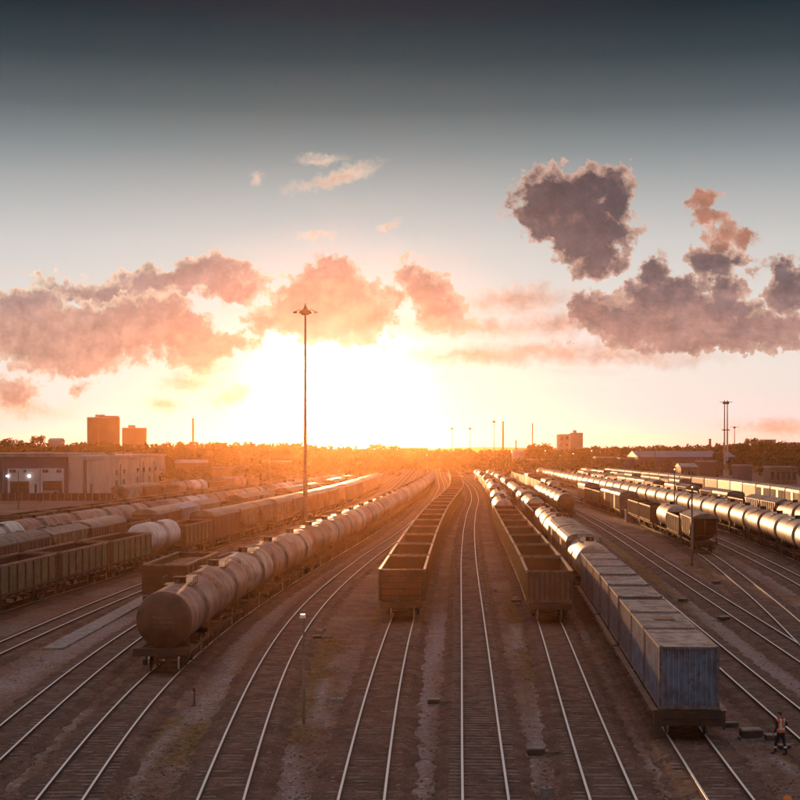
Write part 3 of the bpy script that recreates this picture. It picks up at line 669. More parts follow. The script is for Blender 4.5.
def box_wagon(variant='box_maroon', lod=0, roof='roof_grey', half=7.36, coach=False):
    p = Proto('box_wagon', lod); L = half-.5; w = 1.5; z0, z1 = 1.2, 3.85; zt = 4.5
    frame(p, half, 1.05, 2.9, lod)
    b = p.part('body', variant); b.box(0, 0, (z0+z1)/2, 2*w, 2*L, z1-z0)
    n = 9; arc = [(-w-.04, z1)]+[(-w*math.cos(math.pi*k/n)*1.0, z1+.06+(zt-z1-.06)*math.sin(math.pi*k/n)**.8) for k in range(1, n)]+[(w+.04, z1)]
    if lod < 2:
        for s in (-1, 1):
            for k in range(15):
                y = -L+.08+k*(2*L-.16)/14
                if abs(y) > 1.2: b.box(s*(w+.03), y, (z0+z1)/2, .06, .10, z1-z0-.1)
            for x in (-1.1, -.4, .4, 1.1): b.box(x, s*(L+.03), (z0+z1)/2, .10, .06, z1-z0)
            for z in (z0+.1, z1-.1): b.box(s*(w+.035), 0, z, .05, 2*L, .12)
        for s in (-1, 1):
            dr = p.part('door', variant)
            dr.box(s*(w+.05), 0, (z0+z1)/2, .07, 2.2, z1-z0-.2); dr.box(s*(w+.09), 0, 2.2, .03, 2.1, .07); dr.box(s*(w+.09), 0, 3.0, .03, 2.1, .07)
    r_ = p.part('roof', roof); r_.poly_y(arc, -L-.05, L+.05)
    if lod == 0:
        for k in range(9): 
            y = -L+.3+k*(2*L-.6)/8; r_.poly_y([(x*1.005, z+.025) for x, z in arc], y-.04, y+.04)
        for y in (-3.4, 3.4): p.part('roof_hatch', roof).lathe([(0, .38), (.1, .38), (.14, .3)], 'z', (0, y, zt-.03), 14)
    bogies(p, half-2.2, lod); couplers(p, half)
    return p
def hopper_wagon(variant='box_tan', lod=0, roof='roof_grey', half=6.2):
    p = Proto('hopper_wagon', lod); L = half-.35; w = 1.5; z0, z1 = 1.9, 3.9; zt = 4.45
    frame(p, half, 1.08, 2.8, lod)
    b = p.part('body', variant); i0 = len(b.v)
    # side walls over sloped ends: full length at the eaves, short at the chutes
    for (z, l, ww) in ((1.25, L-3.6, .75), (z0, L-2.2, w), (z1, L, w)):
        for x, y in ((-ww, -l), (ww, -l), (ww, l), (-ww, l)): b.v.append((x, y, z))
    for k in (0, 4):
        for q in range(4): r2 = (q+1) % 4; b.face((i0+k+q, i0+k+r2, i0+k+4+r2, i0+k+4+q))
    b.face((i0+3, i0+2, i0+1, i0)); b.face((i0+8, i0+9, i0+10, i0+11))
    if lod < 2:
        for s in (-1, 1):
            for k in range(9):
                y = -L+.1+k*(2*L-.2)/8; lo = z0 if abs(y) < L-2.2 else z0+(z1-z0)*(abs(y)-(L-2.2))/2.2
                if z1-lo > .15: b.box(s*(w+.035), y, (lo+z1)/2, .07, .10, z1-lo)
            for x in (-1.3, 1.3): b.tube((x, s*(half-.25), 1.25), (x, s*(L-.05), z1-.05), .06, seg=6); b.tube((x, s*(half-.25), 1.3), (x, s*(L-2.2), 2.1), .05, seg=6)
            b.box(0, s*(half-.28), 1.95, 2.7, .06, .06); b.tube((0, s*(half-.3), 1.2), (0, s*(L-.1), z1-.2), .05, seg=6)
    r_ = p.part('roof', roof); r_.poly_y([(-w-.06, z1), (w+.06, z1), (w+.06, z1+.08), (.45, zt), (-.45, zt), (-w-.06, z1+.08)], -L-.03, L+.03)
    if lod == 0:
        for y in (-4, -1.3, 1.3, 4): p.part('roof_hatch', 'hatch_dark').lathe([(0, .33), (.12, .33), (.15, .28)], 'z', (0, y, zt-.02), 14)
        p.part('walkway', 'hatch_dark').box(0, 0, zt+.04, .3, 2*L, .03)
    bogies(p, half-2.0, lod); couplers(p, half)
    return p
def flat_wagon(lod=0, half=9.8):
    p = Proto('flat_wagon', lod)
    f = p.part('underframe', 'steel_frame'); L = half-.25
    for s in (-1, 1):
        f.box(s*1.38, 0, 1.02, .14, 2*L, .30); f.box(s*.4, 0, .98, .12, 2*L-.4, .42)
        f.box(0, s*(L-.1), .88, 2.9, .24, .62)
        if lod == 0:
            f.tube((-1.1, s*(L+.06), .9), (1.2, s*(L+.06), .9), .022, seg=6); f.tube((.45, s*L, .8), (.5, s*(L+.2), .45), .035, seg=6)
    k = -L+.6
    while k < L: f.box(0, k, 1.05, 2.7, .12, .16); k += 1.5
    d = p.part('deck', 'rim_worn')
    for s in (-1, 1):
        d.box(s*1.42, 0, 1.19, .26, 2*L, .04)
        if lod == 0:
            k = -L+.8
            while k < L: d.box(s*1.58, k, 1.10, .10, .12, .18); k += 1.05
    d.box(0, 0, 1.17, .7, 2*L, .04)
    bogies(p, half-2.4, lod); couplers(p, half, .98)
    return p
def container(variant='cont_blue', lod=0, L=6.06, patch=False):
    """corrugated steel box; origin at its base"""
    p = Proto('shipping_container', lod); w, h = 2.44, 2.59
    b = p.part('wall', variant); fw = .10
    def corr(length, n):
        out = []; st = length/n
        for k in range(n): a = -length/2+k*st; out += [(a, 0), (a+st*.30, 0), (a+st*.45, -.07), (a+st*.85, -.07)]
        out.append((length/2, 0)); return out
    def panel(pts, place):
        i0 = len(b.v)
        for (u, d) in pts: b.v.append(place(u, d, .16)); b.v.append(place(u, d, h-.11))
        for k in range(len(pts)-1): a = i0+2*k; b.face((a, a+2, a+3, a+1))
    if lod < 2:
        n1, n2 = (21, 10) if L < 8 else (40, 10)
        for s in (-1, 1):
            panel(corr(L-.2, n1), lambda u, d, z: (s*(w/2-.025+d), u, z)); panel(corr(w-.2, n2), lambda u, d, z: (u, s*(L/2-.03+d), z))
    else: b.box(0, 0, h/2, w-.1, L-.1, h-.3)
    f = p.part('frame', 'cont_frame')
    for sx in (-1, 1):
        for sy in (-1, 1):
            f.box(sx*(w/2-.05), sy*(L/2-.05), h/2, .11, .11, h-.01)
            for z in (.06, h-.05): f.box(sx*(w/2-.08), sy*(L/2-.085), z, .168, .178, .124)
        f.box(sx*(w/2-.04), 0, .08, .08, L-.22, .15); f.box(sx*(w/2-.04), 0, h-.07, .08, L-.22, .10)
    for sy in (-1, 1): f.box(0, sy*(L/2-.04), .08, w-.22, .08, .15); f.box(0, sy*(L/2-.04), h-.07, w-.22, .08, .10)
    r_ = p.part('roof', 'cont_roof'); i0 = len(r_.v); n = int(L/.22)
    for k in range(n+1):
        y = -L/2+.12+k*(L-.24)/n; z = h-.03-(.02 if k % 2 else 0)
        r_.v += [(-w/2+.09, y, z), (w/2-.09, y, z)]
    for k in range(n): a = i0+2*k; r_.face((a, a+1, a+3, a+2))
    if patch: pt = p.part('roof_patch', 'gondola_brown'); pt.box(.1, .6, h-.012, 1.0, 1.4, .012)
    return p
HALF = {'tank': 6.0, 'gond': 6.96, 'box': 7.36, 'hop': 6.2, 'flat3': 9.8, 'flat2': 7.3, 'coach': 12.0}
PROTO = {}
def get(kind, var, lod):
    key = (kind, var, lod)
    if key in PROTO: return copy_tree(PROTO[key])
    if kind == 'tank': p = tank_wagon(var.split('+')[0], lod, 'tank_head_dark' if '+' in var else None)
    elif kind == 'gond': v = var.split('+'); p = gondola_wagon(v[0], lod, 'load_gravel' if 'load' in v else None, 'rib' if 'rib' in v else 'flat')
    elif kind == 'box': v = var.split('+'); p = box_wagon(v[0], lod, v[1] if len(v) > 1 else 'roof_grey')
    elif kind == 'hop': v = var.split('+'); p = hopper_wagon(v[0], lod, v[1] if len(v) > 1 else 'roof_grey')
    elif kind in ('flat3', 'flat2'): p = flat_wagon(lod, HALF[kind])
    o = p.finish(); PROTO[key] = o; return o
ORD = 'first second third fourth fifth sixth seventh eighth ninth tenth eleventh twelfth thirteenth fourteenth fifteenth sixteenth seventeenth eighteenth nineteenth twentieth'.split()
TENS = {2: 'twenty', 3: 'thirty', 4: 'forty'}
def ordn(i):
    if i < 20: return ORD[i]
    i += 1
    if i % 10 == 0: return {30: 'thirtieth', 40: 'fortieth'}[i]
    return TENS[i//10]+'-'+('first' if i % 10 == 1 else ORD[i % 10-1])
WORD = {'tank_cream': 'cream streaked', 'tank_pink': 'dull pink', 'tank_brown': 'dark brown', 'tank_silver': 'silvery', 'tank_white': 'white', 'gondola_brown': 'rusty brown', 'gondola_olive': 'olive',
        'gondola_grey': 'grey brown', 'box_maroon': 'maroon', 'box_tan': 'tan', 'box_white': 'pale', 'box_blue': 'pale blue'}
NOUN = {'tank': 'tank wagon', 'gond': 'gondola wagon', 'box': 'covered boxcar', 'hop': 'covered hopper wagon', 'flat3': 'flat wagon', 'flat2': 'flat wagon'}
CATG = {'tank': 'tank wagon', 'gond': 'gondola wagon', 'box': 'boxcar', 'hop': 'hopper wagon', 'flat3': 'flat wagon', 'flat2': 'flat wagon'}
def train(tk, d0, seq, desc, group, ymax=720, gap=.12, l0=150, l1=300):
    T = TR[tk]; y = d0; n = 0
    for it in seq:
        if it is None: y += 14; continue
        kind, var = it[0], it[1]
        if y > ymax: break
        hl = HALF[kind]; yc = y+hl*math.cos(T.head(y+hl)); d = yc
        lod = 0 if d < l0 else (1 if d < l1 else 2)
        o = get(kind, var, lod)
        a = Vector((T.X(yc-hl*.62), yc-hl*.62)); b = Vector((T.X(yc+hl*.62), yc+hl*.62)); m = (a+b)/2; h = math.atan2((b-a).x, (b-a).y)
        o.location = (m.x, m.y, .004*(n % 2)); o.rotation_euler = (0, 0, -h)
        col = WORD.get(var.split('+')[0], 'brown')
        what = f"{col} {NOUN[kind]}" if not kind.startswith('flat') else 'low flat wagon carrying containers'
        if 'load' in var: what += ' loaded with gravel'
        lab = f"{what}, {ordn(n)} from near end of {desc}" if len(seq) > 1 else f"{what} {desc}"
        tag(o, lab, CATG[kind], group)
        if kind.startswith('flat'):
            for q, (cv, oy, sz, pt) in enumerate(it[2]):
                key = ('cont', cv, lod, sz, pt)
                if key in PROTO: c = copy_tree(PROTO[key])
                else: c = container(cv, lod, sz, pt).finish(); PROTO[key] = c
                f = Vector((math.sin(h), math.cos(h)))*oy
                c.location = (m.x+f.x, m.y+f.y, 1.215+.004*(n % 2)); c.rotation_euler = (0, 0, -h)
                pos = ['near', 'middle', 'far'][q] if len(it[2]) == 3 else ['near', 'far'][q]
                tag(c, f"{'blue' if cv == 'cont_blue' else 'slate grey'} corrugated container at the {pos} end of the {ordn(n)} flat wagon".replace('at the middle end', 'in the middle'), 'container', 'shipping containers on the flat wagons')
        y = yc+hl*math.cos(h)+gap; n += 1
    return y
rs = random.Random(21)
def ch(*a): return rs.choice(a)
# long curved tank train, left of the middle
seq = [('tank', 'tank_pink+head')]+[('tank', ['tank_pink', 'tank_cream', 'tank_pink', 'tank_cream', 'tank_brown', 'tank_cream'][k % 6] if k != 7 else 'tank_silver') for k in range(38)]
train('L2', 76.5, seq, 'the long curved tank train', 'tank wagons of the long curved train', 470)
train('L1', 103.5, [('gond', 'gondola_brown+load')], 'standing alone left of the curved tank train', None)
train('L4', 99.6, [('gond', ['gondola_brown', 'gondola_brown', 'gondola_grey'][k % 3]) for k in range(34)], 'the central gondola train', 'open gondola wagons of the central train', 520)
train('R1', 98.4, [('gond', 'gondola_grey+rib')]+[('gond', ch('gondola_grey', 'gondola_brown')) for k in range(7)]+[('tank', 'tank_cream'), ('tank', 'tank_brown'), ('gond', 'gondola_grey'), ('tank', 'tank_white'), ('tank', 'tank_silver')]+[(lambda k: ('tank', k) if k.startswith('tank') else ('gond', k))(ch('tank_cream', 'gondola_brown', 'tank_silver', 'gondola_grey')) for k in range(18)],
      'the right ribbed gondola row', 'wagons of the gondola row right of the empty track', 520)
c3 = lambda a, b, c, pt=False: [(a, -6.4, 6.06, False), (b, 0, 6.06, pt), (c, 6.4, 6.06, False)]
train('R2', 59.2, [('flat3', 'x', c3('cont_blue', 'cont_blue', 'cont_slate', True)), ('flat2', 'x', [('cont_slate', -3.5, 6.06, False), ('cont_slate', 3.5, 6.06, False)]), ('flat3', 'x', c3('cont_slate', 'cont_slate', 'cont_blue')),
      ('tank', 'tank_cream'), ('box', 'box_tan+box_white'), ('box', 'box_tan+box_white'), ('tank', 'tank_cream'), ('tank', 'tank_pink'), ('tank', 'tank_cream'), ('gond', 'gondola_brown'), ('gond', 'gondola_grey'), ('tank', 'tank_cream'), ('tank', 'tank_silver')]
      +[(ch(('tank', 'tank_cream'), ('gond', 'gondola_brown'), ('box', 'box_tan'), ('tank', 'tank_brown'))) for k in range(20)], 'the mixed train headed by containers', 'wagons of the mixed train headed by containers', 520)
train('R3', 240, [('tank', 'tank_cream+head')]+[('tank', ch('tank_cream', 'tank_pink')) for k in range(5)], 'the short tank row past containers', 'tank wagons of the short row beyond the containers')
train('R4', 330, [ch(('tank', 'tank_cream'), ('gond', 'gondola_brown'), ('box', 'box_white')) for k in range(12)], 'the distant row past short tanks', 'wagons of the distant row behind the short tank row', 520)
train('R5', 163.5, [('hop', 'box_maroon'), ('gond', 'gondola_brown'), ('tank', 'tank_cream')], 'the string headed by maroon hopper', 'wagons of the string headed by a maroon hopper')
train('R5', 207, [('gond', 'gondola_brown'), ('gond', 'gondola_olive')], 'the pair before the silvery tanks', 'paired gondolas in front of the silver tank train')
train('R5', 246, [('box', 'box_tan'), ('box', 'box_maroon'), ('gond', 'gondola_olive'), ('gond', 'gondola_brown'), ('box', 'box_tan')], 'the string behind the concrete cabinet', 'wagons of the far string behind the concrete cabinet')
train('R7', 138, [('tank', ch('tank_silver', 'tank_silver', 'tank_cream', 'tank_pink')) for k in range(34)], 'the long silvery tank train', 'tank wagons of the long silvery train', 560)
train('R8', 172, [('tank', 'tank_pink'), ('tank', 'tank_cream'), ('tank', 'tank_pink'), ('hop', 'box_tan'), ('hop', 'box_white'), ('gond', 'gondola_olive'), ('box', 'box_tan'), ('hop', 'box_tan'), ('gond', 'gondola_brown'), ('hop', 'box_white'), ('box', 'box_maroon')]
      +[ch(('hop', 'box_tan'), ('gond', 'gondola_olive'), ('tank', 'tank_cream'), ('box', 'box_tan')) for k in range(14)], 'the mixed row behind silvery tanks', 'wagons of the mixed row behind the silvery tanks', 520)
train('Ra', 230, [('box', 'box_white+box_white' if k % 5 else 'box_tan') for k in range(20)], 'the long pale boxcar row', 'pale boxcars in the long row on the right', 520)
train('R9', 330, [ch(('box', 'box_tan'), ('box', 'box_maroon'), ('hop', 'box_tan'), ('gond', 'gondola_brown')) for k in range(14)], 'the far row beside pale boxcars', 'wagons of the far row beside the pale boxcars', 540)
# left-hand rows
train('Lb', 90.2, [('tank', 'tank_white'), ('gond', 'gondola_olive'), ('gond', 'gondola_olive'), ('gond', 'gondola_olive'), ('tank', 'tank_white'), ('gond', 'gondola_olive'), ('box', 'box_maroon'), ('hop', 'box_tan'), ('hop', 'box_tan'), ('box', 'box_tan')]
      +[('box', 'box_maroon+box_white') if k % 4 else ('hop', 'box_tan') for k in range(14)], 'the left olive gondola row', 'wagons of the olive gondola row on the left', 440)
train('Lc', 103, [('box', 'box_maroon'), ('box', 'box_maroon'), ('hop', 'box_tan'), ('box', 'box_maroon'), ('gond', 'gondola_brown'), ('box', 'box_maroon'), ('hop', 'box_blue+box_blue')]
      +[ch(('box', 'box_maroon'), ('hop', 'box_tan'), ('gond', 'gondola_brown')) for k in range(14)], 'the row behind the olive gondolas', 'wagons of the maroon boxcar row', 430)
train('Ld', 128, [('tank', ['tank_cream', 'tank_white', 'tank_pink', 'tank_pink', 'tank_cream', 'tank_cream', 'tank_brown'][k % 7]) for k in range(25)], 'the tank row before warehouses', 'tank wagons of the row before the warehouses', 430)
train('Lf', 180, [ch(('gond', 'gondola_brown'), ('gond', 'gondola_grey'), ('flat2', 'x', [])) if 0 else ch(('gond', 'gondola_brown'), ('gond', 'gondola_grey')) for k in range(12)], 'the gondola row below the warehouses', 'gondolas of the row below the warehouses', 400)
train('Le', 285, [('hop', 'box_white'), ('hop', 'box_maroon'), ('gond', 'gondola_brown'), ('tank', 'tank_cream'), ('tank', 'tank_white'), ('gond', 'gondola_brown'), ('hop', 'box_tan'), ('tank', 'tank_pink'), ('gond', 'gondola_brown')], 'the short row by cream warehouse', 'wagons of the short row by the warehouse corner', 430)

# ------------------------------------------------------------------ buildings
def px2(px, Y): return (px-400)/F*Y
def pz(py, Y): return CAM_H-(py-HOR)/F*Y
# slate-framed warehouse with two vehicle doors, seen from its end
wh = empty('warehouse_building', (-97, 350, GZ)); tag(wh, 'slate framed warehouse with white front panel and two dark vehicle doors', 'warehouse')
def rel(o, x, y, z): return (x-o.location.x, y-o.location.y, z-o.location.z)
def bx(parent, name, mat, x0, x1, y0, y1, z0, z1, label=None):
    m = MB(); L = parent.location
    m.box((x0+x1)/2-L.x, (y0+y1)/2-L.y, (z0+z1)/2-L.z, x1-x0, y1-y0, z1-z0); o = m.build(name, mat, parent)
    if label: o['label'] = label
    return o
bx(wh, 'wall', 'wall_slate', -120, -80.2, 350, 392, GZ-.3, 9.6)
bx(wh, 'end_wall', 'wall_cream', -80.2, -76.8, 350.6, 391, GZ-.3, 9.9)
bx(wh, 'roof', 'roof_trim', -120.5, -80.0, 349.4, 392.6, 9.6, 10.5)
bx(wh, 'front_panel', 'wall_white', px2(8, 350), px2(64, 350), 349.7, 350, GZ, pz(468.5, 350))
for a, b, c in ((10.5, 29.5, 481.5), (43, 62.5, 481)):
    d = bx(wh, 'vehicle_door', 'door_dark', px2(a, 350), px2(b, 350), 349.62, 349.72, GZ+.05, pz(c, 350))
    m = MB()
    for k in range(1, 5): m.box((px2(a, 350)+px2(b, 350))/2+97, -.42, .9*k, px2(b, 350)-px2(a, 350)-.1, .04, .05)
    m.build('rail_slat', 'roof_trim', d)
for a, b in ((10, 16), (24, 26.5), (43, 48.5), (57, 61.5)):
    w_ = bx(wh, 'window', 'dark_glass', px2(a, 350), px2(b, 350), 349.6, 349.72, pz(472.6, 350), pz(469.6, 350))
    m = MB(); m.box((px2(a, 350)+px2(b, 350))/2+97, -.43, (pz(471, 350))-GZ, .08, .06, .75); m.build('mullion', 'wall_white', w_)
for a in (35,): bx(wh, 'service_door', 'door_dark', px2(a, 350), px2(a+2, 350), 349.62, 349.72, GZ+.05, pz(484, 350))
for a in (8, 29.5):
    m = MB(); m.box(px2(a, 350)+97, -.55, pz(476, 350)-GZ, .5, .25, .35); l_ = m.build('wall_lamp', 'lamp_lit', wh)
for a in (-12, 3): bx(wh, 'downpipe', 'roof_trim', px2(a, 350), px2(a, 350)+.15, 349.75, 349.9, GZ, 9.5)
# long cream warehouse running away beside the tracks
wb = empty('warehouse_building', (-76.4, 352, GZ)); tag(wb, 'long cream warehouse with rows of small dark windows beside the rail yard', 'warehouse'); wb.rotation_euler = (0, 0, R(1.9))
def bl(name, mat, x0, x1, y0, y1, z0, z1, par=None, off=(0, 0, 0)):
    m = MB(); m.box((x0+x1)/2, (y0+y1)/2, (z0+z1)/2, x1-x0, y1-y0, z1-z0); return m.build(name, mat, par or wb)
bl('wall', 'wall_cream', -30, 0, 0, 150, -.3, 9.2); bl('roof', 'roof_trim', -30.4, .35, -.3, 150.4, 9.2, 9.95); bl('pilaster', 'wall_slate', -2.4, .18, -.35, 1.0, -.3, 9.15)
m = MB()
for k in range(8): m.box(-8-k % 2*6, 12+k*18, 10.25, 2.2, 3.0, .6)
m.build('roof_vent', 'roof_trim', wb)
for k in range(11):
    for (z0, z1, w_) in ((4.6, 5.9, 1.9), (.9, 3.2, 1.5)):
        if (k*7+int(z0)) % 5 == 4: continue
        bl('window', 'dark_glass', -.02, .06, 6+k*13, 6+k*13+w_*2, z0, z1)
for k in (3, 7, 10): bl('downpipe', 'roof_trim', .02, .2, 13*k, 13*k+.25, 0, 9.1)
def block(name, label, cat, x0, x1, Y, h, mat, depth=18, roofmat='roof_trim', parts=True, base=GZ-.3, win=None, gable=0, group=None):
    o = empty(name, ((x0+x1)/2, Y, base)); tag(o, label, cat, group); w = x1-x0
    m = MB(); m.box(0, depth/2, h/2, w, depth, h); m.build('wall', mat, o)
    m = MB()
    if gable: m.v += [(-w/2-.3, -.3, h), (w/2+.3, -.3, h), (w/2+.3, depth+.3, h), (-w/2-.3, depth+.3, h), (-w/2-.3, depth/2, h+gable), (w/2+.3, depth/2, h+gable)]; [m.face(f) for f in ((0, 1, 5, 4), (2, 3, 4, 5), (0, 4, 3), (1, 2, 5), (3, 2, 1, 0))]
    else: m.box(0, depth/2, h+.25, w+.3, depth+.3, .5); m.box(-w*.1, depth*.4, h+1.3, w*.3, depth*.3, 1.6) if h > 20 else None
    m.build('roof', roofmat, o)
    if win:
        nx_, nz_ = win
        for j in range(nz_):
            for i in range(nx_):
                q = MB(); cx = -w/2+w*(i+.5)/nx_; cz = h*(j+.55)/nz_; q.box(cx, -.04, cz, w/nx_*.5, .12, h/nz_*.45); q.build('window', 'dark_glass', o)
    return o
def far(px0, px1, ytop, Y, **k):
    return dict(x0=px2(px0, Y), x1=px2(px1, Y), Y=Y, h=pz(ytop, Y)-GZ+.3, **k)
o = block('apartment_building', 'tall tower block above the trees, wider one of the left pair', 'tower block', **far(87, 118, 418, 860), mat='brick_far', depth=6)
m = MB(); w_ = px2(118, 860)-px2(87, 860); m.box(w_*.18, 3, pz(416.5, 860), w_*.6, 5, 2); m.box(-w_*.13, -.4, pz(418, 860)/2, .8, .8, pz(418, 860)); m.build('upper_storey', 'brick_far', o)
block('apartment_building', 'lower tower block just right of the taller tower above the trees', 'tower block', **far(122, 145, 428.5, 880), mat='brick_far', depth=6)
block('house', 'small pale house roof among the trees left of the tower blocks', 'house', **far(48, 60, 441, 700), mat='wall_cream', depth=10, gable=1.4)
block('office_building', 'low pink building at the end of the yard below the sunset', 'building', **far(398, 428, 448.5, 850), mat='brick_far')
block('office_building', 'small pale building beside the low pink building', 'building', **far(381, 396, 453, 840), mat='brick_far')
block('apartment_building', 'cream sunlit tower left of the grey tower on the skyline', 'tower block', **far(559, 569.5, 435, 880), mat='wall_cream', depth=14, win=(2, 5))
block('apartment_building', 'grey blue tower right of the sunlit cream tower', 'tower block', **far(570.2, 583, 433.5, 884), mat='grey_far', depth=14)
block('shed', 'small white gabled building left of the dark mound of trees', 'shed', **far(513, 524, 452.5, 760), mat='wall_cream', depth=10, gable=1.5)
block('warehouse_building', 'wide blue roofed depot on the right before the trees', 'warehouse', **far(638, 735, 457, 640), mat='wall_slate', depth=30, roofmat='blue_roof', gable=2.6)
block('apartment_building', 'pale apartment block behind the trees on the far right', 'apartment block', **far(760, 776, 440, 1300), mat='grey_far', win=(4, 3))
block('apartment_building', 'grey apartment block at the right edge behind the trees', 'apartment block', **far(783, 806, 443, 1200), mat='grey_far', win=(5, 3))
for args in ((681, 697, 467, 470, 'box_tan', 'low cream sunlit hut between the pale boxcars and the depot'), (700, 716, 462, 560, 'brick_far', 'brown hut left of the twin floodlight masts'), (738, 752, 466, 520, 'wall_slate', 'dark flat hut right of the twin floodlight masts'),
             (770, 797, 468, 480, 'box_tan', 'long tan shed at the right edge of the yard'), (596, 618, 458, 620, 'brick_far', 'long brown shed right of the skyline towers'), (620, 634, 459, 600, 'wall_slate', 'dark shed left of the blue roofed depot'),
             (528, 552, 460, 700, 'brick_far', 'brown shed below the dark mound of trees'), (470, 492, 457.5, 800, 'brick_far', 'brown flat building beyond the end of the empty track'), (436, 460, 458, 820, 'box_tan', 'pale long building beyond the end of the gondola train'),
             (175, 205, 463, 520, 'brick_far', 'brown shed in the glare right of the long cream warehouse'), (212, 250, 468, 500, 'box_tan', 'low pale shed in the glare left of the floodlight mast'), (262, 290, 462, 560, 'brick_far', 'brown building in the glare behind the floodlight mast')):
    a, b, yt, Y, mt, lab = args
    block('shed', lab, 'shed', **far(a, b, yt, Y), mat=mt, depth=9, gable=(1.2 if a % 2 else 0), win=((5, 1) if Y < 500 else None))
for px, yt, Y, r, lab in ((193, 419, 900, .8, 'slim factory chimney above the trees left of the sun'), (503, 422, 1000, .75, 'dark chimney on the skyline right of the yard end'), (532.5, 424, 1000, .5, 'thin chimney left of the skyline towers'),
                          (516, 441, 900, .5, 'short stub chimney between the two skyline chimneys'), (710, 439.5, 1000, 1.0, 'short chimney left of the twin floodlight masts')):
    h = pz(yt, Y); o = empty('chimney', (px2(px, Y), Y, GZ)); tag(o, lab, 'chimney')
    MB().lathe([(-.3, r*1.25), (h*.5, r), (h, r*.8)], 'z', (0, 0, 0), 16).build('shaft', 'brick_far', o)
    MB().lathe([(h, r*.95), (h+.8, r*.95), (h+.81, r*.6)], 'z', (0, 0, 0), 16).build('rim', 'hatch_dark', o)
# ------------------------------------------------------------------ floodlight masts and lamp posts
def floodmast(x, y, h, lab, group, n=8, r=.34, arm=1.9, droop=-.1, platform=None, mat='pole_grey'):
    o = empty('floodlight_mast', (x, y, GZ)); tag(o, lab, 'floodlight mast', group)
    MB().lathe([(-.3, r*1.3), (0, r*1.3), (h*.5, r*.8), (h, r*.45)], 'z', (0, 0, 0), 14).build('pole', mat, o)
    hr = MB(); hr.lathe([(h-.9, .5), (h-.7, .75), (h-.3, .75), (h-.1, .4), (h+.5, .12), (h+.9, .05)], 'z', (0, 0, 0), 14); hr.build('head_ring', 'hatch_dark', o)
    for k in range(n):                       # a ring of lamps close in, two longer arms left and right
        a = 2*math.pi*k/n; c, s = math.cos(a), math.sin(a); ln = arm if k % (n//2) == 0 else arm*.55
        f = MB(); f.tube((c*.4, s*.4, h-.45), (c*ln*.6, s*ln*.6, h-.05), .06, seg=6); f.tube((c*ln*.6, s*ln*.6, h-.05), (c*ln, s*ln, h-.3+droop), .06, seg=6)
        f.box(c*ln*1.05, s*ln*1.05, h-.42+droop, .6, .42, .26, 0, a, .8); f.build('floodlight', 'hatch_dark', o)
    if platform: MB().lathe([(h*platform, .35), (h*platform, 1.1), (h*platform+.4, 1.1), (h*platform+.4, .35)], 'z', (0, 0, 0), 12, closed=False).build('platform', 'hatch_dark', o)
    return o
my = 222.0
floodmast(px2(305.3, my), my, pz(309, my)-GZ, 'tall slender floodlight mast standing against the sunset', None, arm=1.5, r=.30)
floodmast(px2(724.5, 600), 600, pz(402, 600)-GZ, 'left mast of the twin floodlight masts on the right', 'twin floodlight masts', n=6, r=.42, arm=1.6, droop=.4, platform=.62, mat='wall_cream')  # cream stands in for sunlight on the pole
floodmast(px2(729, 600), 603, pz(402, 603)-GZ, 'right mast of the twin floodlight masts on the right', 'twin floodlight masts', n=6, r=.42, arm=1.6, droop=.4, platform=.62, mat='wall_cream')  # pale like its twin, sunlight put into the pole colour
floodmast(px2(734.5, 900), 900, pz(427, 900)-GZ, 'shorter floodlight mast right of the twin masts', None, n=6, r=.4, arm=2.2, droop=.4)
for px, yt, Y, lab in ((452, 428, 800, 'thin far mast above the end of the central gondola train'), (470, 428, 820, 'thin far mast above the end of the empty track'), (494, 421, 780, 'tallest far mast left of the dark chimney')):
    floodmast(px2(px, Y), Y, pz(yt, Y)-GZ, lab, 'far floodlight masts at the yard end', n=4, r=.28, arm=1.1)
def lamppost(x, y, h, lab, group='lamp posts in the rail yard', lit=False, mat='pole_concrete', r=.085):
    o = empty('lamp_post', (x, y, GZ)); tag(o, lab, 'lamp post', group)
    MB().lathe([(-.2, r*1.2), (h*.5, r), (h, r*.7)], 'z', (0, 0, 0), 10).build('pole', mat, o)
    a = MB(); a.tube((0, 0, h-.15), (.0, -.45, h+.1), .035, seg=6); a.build('arm', mat, o)
    l_ = MB(); l_.box(0, -.62, h+.12, .24, .5, .14, 0, 0, .8); l_.build('lamp_head', 'lamp_lit' if lit else 'reflective', o)
gx, gy = G(303.7, 724, GZ)
lamppost(gx, gy, pz(617, gy)-GZ, 'slim lamp post between the two curving tracks in the left foreground', r=.06)
for px, yb, yt, lab in ((692, 566, 488, 'concrete post standing before the maroon hopper'), (674.5, 527, 470, 'thin post standing before the silvery tank train'), (18.6, 510, 471, 'post before the left door of the slate warehouse'),
                        (40, 503, 469, 'post between the two doors of the slate warehouse'), (120.5, 504, 464, 'post before the long cream warehouse, near its corner'), (153.6, 497, 461, 'post before the far end of the long cream warehouse'), (143, 493, 461, 'second post before the far end of the cream warehouse')):
    x, y = G(px, yb, GZ); lamppost(x, y, pz(yt, y)-GZ, lab, mat='pole_concrete' if px > 400 else 'pole_grey', r=.11)
